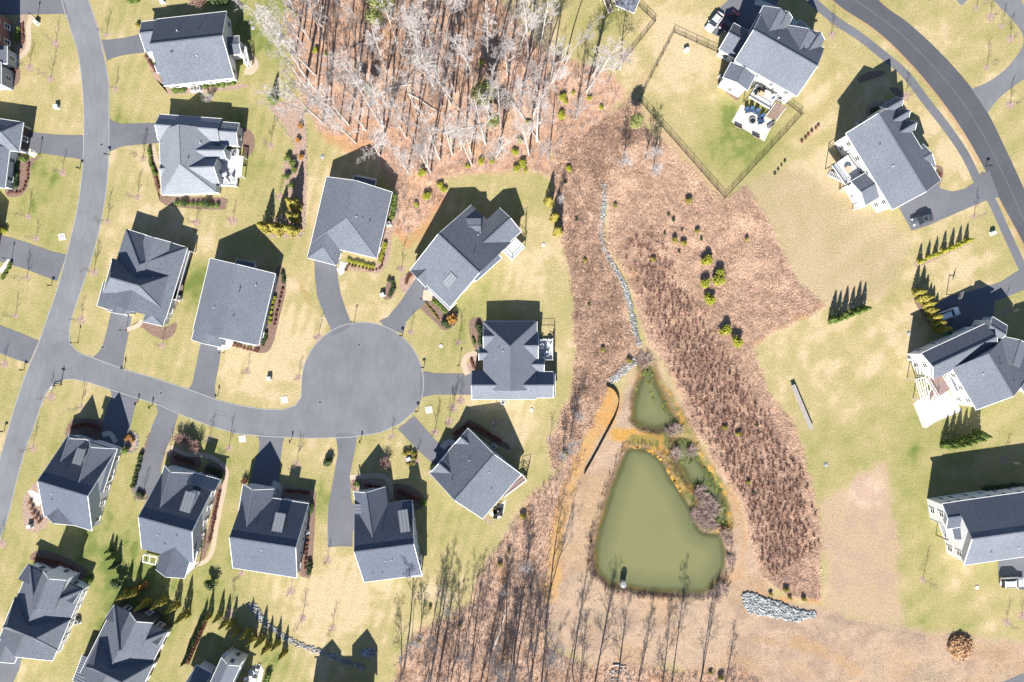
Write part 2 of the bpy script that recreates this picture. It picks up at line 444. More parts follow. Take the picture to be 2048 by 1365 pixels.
# orange silt track and spit
for pts, w0, col, a in [([(1213, 792), (1205, 830), (1190, 860), (1170, 905), (1148, 950), (1130, 1000), (1118, 1050), (1110, 1110), (1104, 1190)], 14, (.345, .205, .085), .9),
                        ([(1222, 795), (1212, 835)], 22, (.35, .195, .07), .9), ([(1235, 868), (1285, 872), (1335, 884)], 15, (.36, .20, .05), .9), ([(1275, 880), (1320, 895), (1345, 930)], 10, (.28, .16, .03), .8),
                        ([(1520, 1185), (1560, 1198), (1640, 1203)], 6, (.33, .17, .07), .7), ([(1430, 1160), (1480, 1150), (1490, 1060), (1460, 980)], 9, (.33, .20, .10), .55), ([(1590, 1280), (1680, 1320), (1720, 1345)], 12, (.32, .20, .10), .5),
                        ([(1207, 300), (1212, 330), (1207, 360)], 9, (.26, .16, .05), .6), ([(1255, 545), (1275, 570)], 14, (.27, .17, .08), .5), ([(1215, 640), (1235, 690)], 16, (.31, .19, .09), .6),
                        ([(660, 268), (720, 285)], 20, (.33, .17, .08), .6), ([(795, 462), (815, 488), (845, 465), (880, 400)], 9, (.32, .17, .085), .7), ([(600, 560), (620, 610)], 4, (.25, .16, .06), .5),
                        ([(1450, 400), (1290, 230), (1250, 205)], 10, (.32, .22, .14), .75), ([(1640, 612), (1560, 655), (1505, 690)], 5, (.30, .17, .08), .7), ([(1330, 100), (1240, 215)], 7, (.28, .20, .12), .6),
                        ([(1505, 690), (1530, 770), (1590, 860), (1630, 970), (1645, 1200)], 5, (.31, .22, .13), .6), ([(1650, 1235), (1780, 1262), (1900, 1280)], 4, (.20, .15, .11), .5), ([(1480, 1275), (1600, 1290), (1700, 1300)], 4, (.30, .20, .11), .5)]:
    lay(col, sst(w0 + 5, w0 - 4, linedist(pts, PX, PY) - jig * .8) * a * (.62 + .5 * sst(.3, .6, fbm(PX, PY, 16, 191))))
# road verge wear along the right road, path of worn earth
lay((.30, .175, .095), sst(5, 1, linedist([(1664, 2), (1750, 60), (1810, 115), (1870, 185), (1925, 265), (1957, 325)], PX, PY) - jig * .1) * .75)
lay((.30, .175, .095), sst(5, 1, linedist([(2000, 400), (2040, 475), (2060, 520)], PX, PY) - jig * .1) * .75)
lay((.28, .17, .095), sst(5, 2, linedist([(1756, 0), (1850, 85), (1925, 170), (1943, 178)], PX, PY)) * .5)
lay((.27, .20, .09), sst(7, 2, linedist([(1600, 262), (1650, 210), (1700, 165)], PX, PY) - jig * .2) * .5)
# pond basins
marsh = soft([(1262, 800), (1276, 725), (1308, 718), (1350, 800), (1400, 890), (1450, 975), (1468, 1050), (1455, 1075), (1410, 1070), (1385, 1020), (1345, 955), (1318, 914), (1282, 896), (1240, 905), (1262, 868), (1335, 880), (1300, 868), (1262, 848)], 5, .35)
lay((.15, .135, .035), marsh * .8); lay((.07, .085, .022), marsh * sst(.42, .6, fbm(PX, PY, 26, 171)) * .85); lay((.33, .18, .045), marsh * sst(.5, .66, fbm(PX, PY, 20, 173)) * .8)
depth = np.full(PX.shape, -1e3)
for pl in (POND, POND_N, POND_E):
    depth = np.maximum(depth, sdf(pl, PX, PY) + jig * .25)
shore = sst(-9, 3, depth)
lay((.12, .075, .052), sst(-11, -5, depth) * .85 * sst(.3, .55, n2 + .1) * sst(1400, 1330, PX))
lay((.10, .092, .026), sst(-4, 6, depth) * .95); lay((.05, .06, .02), sst(2, 9, depth) * sst(.45, .6, fbm(PX, PY, 22, 77)) * .8)
lay((.15, .09, .018), sst(-3, 3, depth) * sst(.45, .7, fbm(PX, PY, 30, 71)) * .9)
Z = Z - .45 * sst(-10, 2, depth) - 1.2 * sst(0, 30, depth)
rough_g = np.clip(wo + ws + br + me + ba * .3, 0, 1) * sst(-14, -22, depth)
Z = Z + rough_g * ((fbm(PX, PY, 20, 81, 3) - .5) * .5)
Z = Z + me * sst(-14, -22, depth) * .10
def ground_z(px, py):
    x = (px - 1024) * S; y = (682.5 - py) * S
    i = int(np.clip(np.searchsorted(gx, x), 1, len(gx) - 1)); j = int(np.clip(np.searchsorted(gy, y), 1, len(gy) - 1))
    return float(min(Z[j, i], Z[j - 1, i], Z[j, i - 1], Z[j - 1, i - 1]))
def lookup(A, px, py):
    x = (px - 1024) * S; y = (682.5 - py) * S
    return A[int(np.clip(np.searchsorted(gy, y), 0, len(gy) - 1)), int(np.clip(np.searchsorted(gx, x), 0, len(gx) - 1))]

ny, nx = PX.shape
me_ = bpy.data.meshes.new('ground')
co = np.stack([GX, GY, Z], -1).reshape(-1, 3)
idx = np.arange(ny * nx).reshape(ny, nx)
quads = np.stack([idx[:-1, :-1], idx[:-1, 1:], idx[1:, 1:], idx[1:, :-1]], -1).reshape(-1, 4)
me_.vertices.add(len(co)); me_.vertices.foreach_set('co', co.ravel())
me_.loops.add(quads.size); me_.loops.foreach_set('vertex_index', quads.ravel())
me_.polygons.add(len(quads)); me_.polygons.foreach_set('loop_start', np.arange(0, quads.size, 4))
me_.polygons.foreach_set('use_smooth', np.ones(len(quads), bool))
me_.update(calc_edges=True)
ca = me_.color_attributes.new('Col', 'FLOAT_COLOR', 'POINT')
rgba = np.concatenate([np.clip(Cc, .003, .8), np.ones(Cc.shape[:2] + (1,))], -1).reshape(-1, 4)
ca.data.foreach_set('color', rgba.ravel().astype(np.float32))
me_.materials.append(M['ground'])
ground = link(bpy.data.objects.new('ground', me_)); tag(ground, kind='structure')

# ---------------------------------------------------------------- flat sheets
def sheet(name, poly, m, z=.012, kind='structure', parent=None, thick=None):
    pts = [P(x, y, 0) for x, y in poly]
    mb = MB()
    if thick:
        mb.prism(pts, z - thick, z)
    else:
        mb.add([(p.x, p.y, z) for p in pts], [tuple(range(len(pts)))])
    o = mb.build(name, m, parent)
    if not thick and o.data.polygons[0].normal.z < 0:
        o.data.flip_normals()
    if kind: tag(o, kind=kind)
    return o

def smooth(pts, n=6, closed=False):
    out = []; L = len(pts)
    rng = range(L) if closed else range(L - 1)
    for i in rng:
        p0 = pts[(i - 1) % L] if (closed or i > 0) else pts[i]
        p1 = pts[i]; p2 = pts[(i + 1) % L]
        p3 = pts[(i + 2) % L] if (closed or i + 2 < L) else p2
        for k in range(n):
            t = k / n
            out.append(tuple(.5 * (2 * p1[j] + (p2[j] - p0[j]) * t + (2 * p0[j] - 5 * p1[j] + 4 * p2[j] - p3[j]) * t * t + (3 * p1[j] - p0[j] - 3 * p2[j] + p3[j]) * t ** 3) for j in (0, 1)))
    if not closed: out.append(tuple(pts[-1]))
    return out

def strip(center, w):
    """px centreline -> px polygon of width w (number or list)"""
    L = len(center); ws_ = w if isinstance(w, (list, tuple)) else [w] * L
    a = []; b = []
    for i, (x, y) in enumerate(center):
        x0, y0 = center[max(i - 1, 0)]; x1, y1 = center[min(i + 1, L - 1)]
        dx, dy = x1 - x0, y1 - y0; l = math.hypot(dx, dy) or 1
        a.append((x - dy / l * ws_[i] / 2, y + dx / l * ws_[i] / 2)); b.append((x + dy / l * ws_[i] / 2, y - dx / l * ws_[i] / 2))
    return a + b[::-1]

# residential road down the left
Lr = [(112, -60), (123, 0), (140, 55), (155, 103), (164, 164), (168, 235), (166, 323), (160, 385), (150, 440), (133, 510), (114, 580), (93, 640), (76, 690), (55, 740), (34, 800), (16, 860), (2, 910), (-12, 960), (-40, 1050), (-80, 1180)]
Rr = [(163, -60), (177, 0), (194, 50), (206, 103), (217, 164), (218, 235), (217, 323), (212, 385), (203, 440), (186, 510), (166, 570), (145, 632), (139, 662), (139, 690), (121, 730), (110, 760), (87, 800), (66, 860), (51, 900), (34, 960), (17, 1030), (0, 1080), (-28, 1180)]
sheet('road', smooth(Lr) + smooth(Rr)[::-1], M['asphalt_main'], .010)
top = [(105, 690), (139, 676), (142, 688), (150, 699), (165, 709), (186, 716), (245, 738), (310, 757), (376, 779), (430, 799), (480, 812), (530, 819), (565, 820), (590, 812), (602, 795)]
bot = [(70, 800), (100, 775), (112, 768), (130, 759), (150, 759), (180, 766), (222, 780), (275, 797), (320, 811), (360, 829), (420, 852), (470, 867), (530, 873), (620, 877), (700, 875), (760, 866), (800, 848), (826, 826)]
cul = [(725 + 122 * math.cos(a), 766 + 121 * math.sin(a)) for a in [R(d) for d in range(20, -196, -6)]]
sheet('cul_de_sac_road', top + [c for c in cul[::-1]][2:] + bot[::-1], M['asphalt'], .016)
main_l = [(1590, -90), (1664, 0), (1745, 56), (1800, 105), (1860, 172), (1918, 250), (1962, 325), (2000, 400), (2048, 490), (2090, 590)]
main_r = [(1700, -90), (1757, 0), (1815, 45), (1870, 95), (1930, 160), (1975, 225), (2012, 300), (2048, 378), (2110, 520)]
sheet('main_road', smooth(main_l) + smooth(main_r)[::-1], M['asphalt_new'], .010)
cl = smooth([(1710, 0), (1780, 50), (1835, 100), (1895, 166), (1947, 238), (1988, 312), (2030, 400), (2060, 470)])
path_c = [(1580, -40), (1622, 0), (1672, 42), (1720, 74), (1768, 112), (1812, 150), (1850, 200), (1895, 258), (1930, 310), (1957, 365), (1968, 385), (1985, 405), (2010, 460), (2040, 525), (2060, 570)]
sheet('footpath', strip(smooth(path_c), 17), M['drive'], .012)
sheet('side_road', smooth([(1943, 178), (1975, 165), (2010, 140), (2035, 110), (2047, 85), (2040, 60), (2015, 30), (1975, -10)]) + [(2035, -10)] + smooth([(2060, 30), (2110, 90), (2100, 120), (2060, 150), (2025, 175), (1995, 200), (1975, 226)]), M['asphalt'], .014)
sheet('driveway', [(1895, -10), (1910, -2), (1922, 12), (1936, 0), (1940, -10)], M['asphalt'], .010)

DRIVES = [
 [(-60, -10), (43, -6), (124, -6), (132, 10), (136, 28), (43, 30), (-60, 30)],
 [(203, 80), (215, 80), (250, 76), (292, 66), (300, 104), (250, 110), (228, 116), (214, 122)],
 [(40, 262), (66, 265), (110, 270), (166, 271), (168, 320), (150, 317), (90, 308), (40, 302)],
 [(217, 236), (228, 244), (245, 248), (320, 246), (320, 286), (245, 293), (230, 299), (215, 306)],
 [(-60, 455), (0, 470), (50, 484), (100, 502), (133, 510), (114, 563), (90, 554), (50, 538), (0, 524), (-60, 512)],
 [(-60, 632), (0, 651), (40, 666), (78, 682), (58, 727), (40, 722), (0, 707), (-60, 690)],
 [(222, 625), (264, 633), (257, 670), (250, 700), (247, 722), (246, 740), (184, 716), (198, 704), (206, 690), (212, 668)],
 [(402, 686), (444, 690), (438, 730), (430, 772), (431, 800), (375, 780), (384, 770), (390, 740)],
 [(628, 515), (673, 528), (676, 560), (682, 590), (692, 620), (703, 648), (690, 662), (664, 672), (660, 655), (648, 630), (634, 592), (630, 555)],
 [(838, 548), (878, 582), (852, 605), (830, 625), (812, 645), (806, 668), (770, 655), (758, 642), (775, 635), (800, 605)],
 [(840, 746), (850, 743), (870, 747), (950, 748), (950, 790), (870, 790), (852, 793), (840, 796)],
 [(795, 858), (812, 845), (828, 832), (846, 852), (870, 880), (905, 910), (875, 935), (840, 905)],
 [(672, 872), (680, 866), (706, 868), (714, 874), (708, 910), (700, 950), (703, 1000), (714, 1030), (712, 1058), (706, 1062), (705, 1094), (680, 1093), (656, 1095), (655, 1060), (657, 1010), (668, 950), (676, 905)],
 [(515, 868), (570, 872), (565, 890), (560, 930), (556, 990), (500, 985), (505, 940), (517, 905), (519, 885)],
 [(312, 804), (358, 826), (352, 845), (346, 868), (330, 905), (322, 935), (320, 960), (300, 992), (268, 985), (276, 945), (290, 905), (305, 850), (316, 825)],
 [(220, 776), (278, 796), (270, 815), (262, 850), (250, 900), (198, 888), (205, 850), (216, 810), (224, 795)],
 [(-40, 1300), (30, 1290), (48, 1300), (38, 1340), (20, 1380), (-40, 1400)],
 [(1408, 55), (1430, 25), (1455, 2), (1480, -30), (1570, -30), (1545, 30), (1500, 62), (1465, 45), (1435, 74)],
 [(1798, 416), (1822, 398), (1838, 388), (1826, 358), (1858, 346), (1872, 364), (1882, 378), (1905, 384), (1930, 378), (1953, 362), (1962, 345), (1975, 345), (1978, 340), (1998, 395), (1992, 396), (1975, 400), (1900, 432), (1860, 450), (1823, 462)],
 [(1870, 612), (1900, 592), (1950, 580), (2000, 565), (2055, 530), (2100, 520), (2100, 570), (2055, 577), (2020, 592), (1990, 602), (1985, 640), (1960, 660), (1900, 660), (1872, 640)],
 [(1996, 1120), (2030, 1110), (2120, 1105), (2120, 1175), (2040, 1180), (2020, 1160), (1996, 1150)],
 [(2005, 1365), (2050, 1345), (2100, 1350), (2090, 1400), (2010, 1400)],
]
for d in DRIVES:
    sheet('driveway', d, M['drive'], .022)

WALKS = [
 ([(64, 30), (57, 55), (58, 75), (56, 95), (48, 108), (30, 120)], 10, 'paver'),
 ([(254, 660), (275, 652), (285, 640)], 9, 'paver'), ([(436, 690), (452, 690), (460, 678)], 20, 'concrete'), ([(676, 545), (684, 540), (688, 525)], 15, 'concrete'),
 ([(935, 750), (928, 728), (935, 712), (958, 705)], 11, 'paver'), ([(305, 290), (310, 310), (316, 330)], 9, 'paver'),
 ([(340, 893), (370, 908), (400, 910), (430, 918), (452, 940), (450, 970), (440, 1020), (432, 1060), (425, 1100), (412, 1122), (390, 1130)], 9, 'paver'),
 ([(545, 965), (558, 975), (556, 998)], 11, 'concrete'), ([(700, 955), (730, 953), (765, 952), (780, 970), (783, 1000)], 10, 'paver'), ([(884, 896), (898, 885), (912, 890)], 12, 'concrete'),
 ([(205, 870), (220, 868), (232, 885)], 10, 'concrete'), ([(52, 1290), (64, 1297), (70, 1290)], 8, 'concrete'), ([(845, 590), (862, 592), (872, 588)], 20, 'paver'), ([(1868, 335), (1866, 350), (1860, 358)], 9, 'concrete'),
 ([(0, 545), (12, 530), (20, 520)], 9, 'concrete'), ([(1965, 640), (1985, 640), (2000, 660), (2010, 690)], 9, 'concrete'), ([(1510, 4), (1530, 10), (1570, 30), (1605, 60)], 12, 'concrete'), ([(50, 300), (66, 308), (72, 312)], 12, 'concrete'),
 ([(294, 105), (312, 112), (318, 120)], 22, 'concrete'),
]
for pts, w, mm in WALKS:
    sheet('walkway', strip(smooth(pts, 5), w), M[mm], .030)

PATIOS = [
 ([(1463, 244), (1483, 209), (1548, 242), (1529, 284)], 'concrete'),
 ([(1826, 808), (1835, 800), (1896, 782), (1924, 822), (1870, 845), (1852, 857), (1845, 855)], 'concrete'),
 ([(978, 1028), (1000, 1008), (1012, 1000), (1008, 1025), (1003, 1035), (992, 1040)], 'concrete'),
 ([(488, 150), (500, 105), (508, 108), (517, 125), (517, 138), (505, 150)], 'paver'),
 ([(497, 1345), (505, 1332), (520, 1328), (528, 1340), (520, 1375), (490, 1375)], 'concrete'),
 ([(55, 982), (62, 980), (85, 990), (80, 1012), (72, 1012)], 'concrete'),
]
for pts, mm in PATIOS:
    sheet('patio', pts, M[mm], .034)

# planting beds
BEDS = [
 [(30, 45), (52, 30), (50, 60), (52, 95), (32, 105)], [(8, 125), (36, 128), (40, 160), (25, 175), (0, 172)], [(36, 310), (60, 318), (85, 312), (64, 330), (56, 372), (40, 392), (10, 386)],
 [(290, 108), (312, 138), (330, 176), (350, 190), (480, 178), (485, 168), (330, 172)], [(296, 292), (306, 292), (316, 345), (318, 375), (330, 410), (440, 420), (452, 410), (445, 395), (330, 392), (312, 372), (300, 330)],
 [(480, 258), (500, 262), (510, 280), (505, 305), (490, 310)], [(535, 196), (560, 205), (598, 200), (612, 260), (612, 400), (604, 470), (560, 475), (535, 470), (545, 440), (575, 420), (570, 370), (566, 330), (588, 300), (585, 280), (560, 240), (545, 225)],
 [(550, 545), (568, 540), (572, 580), (558, 640), (545, 690), (530, 706), (500, 702), (470, 690), (470, 682), (520, 690)], [(590, 690), (600, 690)], [(780, 385), (797, 395), (798, 430), (785, 470), (778, 520), (760, 545), (740, 545), (700, 540), (690, 530), (752, 530)],
 [(260, 655), (285, 640), (325, 655), (352, 645), (350, 665), (330, 680), (300, 668), (282, 655)], [(340, 595), (360, 560), (375, 500), (382, 505), (372, 560), (350, 620)], [(800, 558), (822, 545), (842, 560), (820, 580), (805, 585)],
 [(832, 608), (845, 600), (868, 602), (885, 598), (905, 622), (915, 625), (914, 645), (900, 658), (885, 660), (870, 645)], [(940, 640), (966, 640), (966, 700), (950, 698), (940, 672)], [(945, 712), (955, 710), (955, 742), (938, 746), (935, 730)],
 [(775, 565), (785, 555), (792, 575), (785, 595), (772, 600), (765, 590)], [(130, 865), (145, 840), (175, 838), (210, 845), (215, 870), (190, 880), (140, 878)], [(242, 880), (250, 868), (270, 866), (275, 880), (270, 900), (252, 906), (246, 895)],
 [(270, 980), (262, 975), (280, 920), (296, 870), (300, 872), (286, 930)], [(268, 982), (285, 980), (297, 990), (292, 1000), (275, 998)], [(50, 990), (85, 960), (90, 1010), (96, 1050), (60, 1065), (46, 1040)],
 [(340, 925), (350, 900), (395, 912), (400, 935), (370, 945)], [(408, 945), (420, 925), (445, 935), (448, 960), (440, 1000), (425, 1070), (410, 1115), (400, 1120), (425, 1020), (430, 960)], [(550, 985), (570, 970), (600, 975), (625, 980), (632, 985), (630, 1000), (615, 1010)],
 [(618, 1010), (632, 985), (628, 1080), (622, 1150), (610, 1155), (598, 1145), (606, 1090)], [(705, 960), (716, 965), (712, 985), (702, 975)], [(720, 960), (760, 958), (775, 975), (772, 1000), (718, 992)], [(785, 970), (820, 972), (845, 990), (850, 1010), (830, 1020), (790, 1000)],
 [(870, 930), (885, 905), (920, 860), (935, 840), (960, 850), (1000, 880), (1018, 890), (1015, 900), (960, 870), (935, 862), (880, 945)], [(860, 952), (880, 950), (975, 1035), (970, 1042)],
 [(60, 1118), (80, 1100), (120, 1110), (150, 1125), (175, 1140), (160, 1160), (110, 1140)], [(410, 1235), (413, 1245), (378, 1318), (368, 1325), (372, 1305)],
 [(1838, 518), (1850, 520), (1935, 482), (1938, 488), (1850, 530), (1830, 535), (1828, 525)], [(1715, 158), (1735, 145), (1765, 142), (1768, 150), (1740, 160), (1722, 166)], [(1778, 178), (1795, 177), (1812, 192), (1815, 202), (1800, 198)],
 [(1730, 225), (1745, 205), (1790, 203), (1780, 225), (1745, 245)], [(1866, 330), (1885, 335), (1885, 355), (1876, 375), (1862, 360), (1880, 345)], [(1830, 575), (1850, 590), (1882, 655), (1870, 662), (1842, 625), (1828, 600)],
 [(1960, 985), (2048, 965), (2100, 965), (2100, 985)], [(1435, 165), (1448, 155), (1478, 190), (1470, 200)], [(838, 590), (832, 600), (845, 605)], [(812, 906), (820, 903), (829, 910), (829, 925), (818, 930), (808, 922)],
]
for i, b in enumerate(BEDS):
    if len(b) < 3: continue
    sheet('planting_bed', smooth(b, 4, True), M['mulch'] if i % 3 else M['mulch_pale'], .006 + .0005 * (i % 4))

# ---------------------------------------------------------------- pond water
def water(name, poly, wz=-.30):
    pl = smooth(poly, 5, True)
    xs = [p[0] for p in pl]; ys = [p[1] for p in pl]
    ex = [(x, y) for x, y in pl]
    cx = sum(xs) / len(xs); cy = sum(ys) / len(ys)
    # grid surface trimmed a little outside the waterline; the bank hides its rim
    step = 5
    X = np.arange(min(xs) - 14, max(xs) + 14 + step, step); Y = np.arange(min(ys) - 14, max(ys) + 14 + step, step)
    gX, gY = np.meshgrid(X, Y)
    j2 = ((fbm(gX, gY, 60, 3) - .5) * 26 + (fbm(gX, gY, 12, 5, 3) - .5) * 12) * .25
    d = sdf(pl, gX, gY) + j2
    vi = {}; vv = []; dd = []; ff = []
    def vid(j, i):
        if (j, i) not in vi:
            vi[(j, i)] = len(vv); p = P(gX[j, i], gY[j, i]); vv.append((p.x, p.y, wz)); dd.append(d[j, i])
        return vi[(j, i)]
    for j in range(len(Y) - 1):
        for i in range(len(X) - 1):
            if max(d[j, i], d[j + 1, i], d[j, i + 1], d[j + 1, i + 1]) > -9:
                ff.append((vid(j + 1, i), vid(j + 1, i + 1), vid(j, i + 1), vid(j, i)))
    m = bpy.data.meshes.new(name); m.from_pydata(vv, [], ff); m.update()
    at = m.attributes.new('depth', 'FLOAT', 'POINT'); at.data.foreach_set('value', np.array(dd, np.float32))
    o = link(bpy.data.objects.new(name, m)); m.materials.append(M['water']); tag(o, kind='structure')
wm = bpy.data.materials.new('pond_water'); wm.use_nodes = True
nt = wm.node_tree; N = nt.nodes; L = nt.links
b = N['Principled BSDF']; b.inputs['Roughness'].default_value = .12; b.inputs['Base Color'].default_value = (.125, .132, .056, 1)
b.inputs['Specular IOR Level'].default_value = .4
a = N.new('ShaderNodeAttribute'); a.attribute_name = 'depth'
cr = N.new('ShaderNodeMapRange'); cr.inputs[1].default_value = 0; cr.inputs[2].default_value = 48; L.new(a.outputs['Fac'], cr.inputs[0])
wn_ = N.new('ShaderNodeTexNoise'); wn_.inputs['Scale'].default_value = .12; wn_.inputs['Detail'].default_value = 4
wt_ = N.new('ShaderNodeTexCoord'); L.new(wt_.outputs['Object'], wn_.inputs[0])
ad = N.new('ShaderNodeMath'); ad.operation = 'MULTIPLY_ADD'; ad.inputs[1].default_value = .5; L.new(wn_.outputs[0], ad.inputs[0])
sb = N.new('ShaderNodeMath'); sb.operation = 'SUBTRACT'; sb.inputs[1].default_value = .25; L.new(cr.outputs[0], sb.inputs[0]); L.new(sb.outputs[0], ad.inputs[2])
mxw = N.new('ShaderNodeMix'); mxw.data_type = 'RGBA'; mxw.inputs[6].default_value = (.086, .096, .046, 1); mxw.inputs[7].default_value = (.150, .147, .066, 1)
L.new(ad.outputs[0], mxw.inputs[0]); L.new(mxw.outputs[2], b.inputs['Base Color'])
mr = N.new('ShaderNodeMapRange'); mr.inputs[1].default_value = -2; mr.inputs[2].default_value = 16; mr.inputs[3].default_value = .04; mr.inputs[4].default_value = .985
mr.interpolation_type = 'SMOOTHSTEP'
L.new(a.outputs['Fac'], mr.inputs[0]); L.new(mr.outputs[0], b.inputs['Alpha'])
nz = N.new('ShaderNodeTexNoise'); nz.inputs['Scale'].default_value = .5; nz.inputs['Detail'].default_value = 5
tc = N.new('ShaderNodeTexCoord'); L.new(tc.outputs['Object'], nz.inputs[0])
bp = N.new('ShaderNodeBump'); bp.inputs['Strength'].default_value = .04; L.new(nz.outputs[0], bp.inputs['Height']); L.new(bp.outputs[0], b.inputs['Normal'])
M['water'] = wm
water('pond_water', POND); water('pond_water', POND_N, -.315); water('pond_water', POND_E, -.33)

# ---------------------------------------------------------------- kerbs, seams and sealed cracks
def line_strip(name, pts, w, m, z):
    return sheet(name, strip(pts, w), M[m], z)
line_strip('kerb', smooth(Lr), 1.6, 'kerb', .027)
line_strip('kerb', smooth(Rr[:14]), 1.6, 'kerb', .027)
line_strip('kerb', smooth(Rr[15:]), 1.6, 'kerb', .027)
line_strip('kerb', [p for p in top[2:]] + [c for c in cul[::-1]][2:-1], 1.5, 'kerb', .029)
line_strip('kerb', bot[2:], 1.5, 'kerb', .029)
line_strip('road_seam', cl, 1.0, 'seam_pale', .014)
line_strip('road_seam', smooth([(150, 0), (182, 110), (192, 200), (191, 320), (180, 420), (150, 540), (112, 650), (70, 760), (40, 850), (10, 950)]), .8, 'seam_pale', .014)
line_strip('road_seam', smooth([(125, 720), (200, 745), (300, 780), (420, 825), (540, 846), (640, 850)]), .8, 'seam_pale', .020)
cr_ = random.Random(8)
for k in range(3, 16):
    a0 = cr_.uniform(0, 6.28); x = 725 + cr_.uniform(-80, 80); y = 770 + cr_.uniform(-75, 75)
    if k > 8: t_ = cr_.random(); x, y = [(182, 150), (190, 280), (165, 480), (110, 660), (250, 765), (420, 825), (560, 848)][k - 9]
    pts_ = [(x, y)]
    for j in range(cr_.randint(4, 8)):
        a0 += cr_.gauss(0, .5); pts_.append((pts_[-1][0] + math.cos(a0) * 7, pts_[-1][1] + math.sin(a0) * 7))
    line_strip('sealed_crack', pts_, .55, 'seal', .0235)

# ---------------------------------------------------------------- houses
def win_meshes():
    fr = MB(); w, h = 1.05, 1.55
    for sx in (-1, 1): fr.box((sx * (w / 2 - .05), .05, 0), (.1, .1, h))
    for z in (-h / 2 + .05, 0, h / 2 - .05): fr.box((0, .052, z), (w - .2, .09, .1 if z else .06))
    fr.box((0, .08, -h / 2 - .04), (w + .16, .16, .07))
    pn = MB().box((0, .035, 0), (w - .18, .03, h - .18))
    return fr.mesh('window_frame'), pn.mesh('pane')
WF, WP = win_meshes(); WF.materials.append(M['trim']); WP.materials.append(M['glass'])

class Blk: pass
def mkblk(d):
    b = Blk()
    A, B, C = d['A'], d['B'], d['C']
    b.ze = d.get('ze', 3.0); b.typ = d.get('typ', 'roof')
    zc = d.get('zc', b.ze)
    A3 = P(*A, b.ze); B3 = P(*B, b.ze); C3_ = P(*C, b.ze if b.typ != 'shed' else d.get('zr', b.ze + 1))
    u = (B3 - A3); u.z = 0; b.L = u.length; u.normalize()
    v = C3_ - B3; v.z = 0; v = v - u * v.dot(u); b.Wd = v.length; v.normalize()
    b.u, b.v, b.O = u, v, Vector((A3.x, A3.y, 0))
    b.pitch = d.get('pitch', .58)
    b.zr = d.get('zr', b.ze + b.pitch * b.Wd / 2)
    b.ends = d.get('ends', 'gg'); b.mat = d.get('mat'); b.wall = d.get('wall'); b.oh = d.get('oh', .38); b.z0 = d.get('z0', 0.0)
    b.nowall = d.get('nowall', False); b.nowin = d.get('nowin', False)
    return b
def pt(b, s, t, z=0): return b.O + b.u * s + b.v * t + Vector((0, 0, z))
def inside(b, p, m=0.0):
    q = p - b.O; s = q.dot(b.u); t = q.dot(b.v)
    return b.oh - m < s < b.L - b.oh + m and b.oh - m < t < b.Wd - b.oh + m

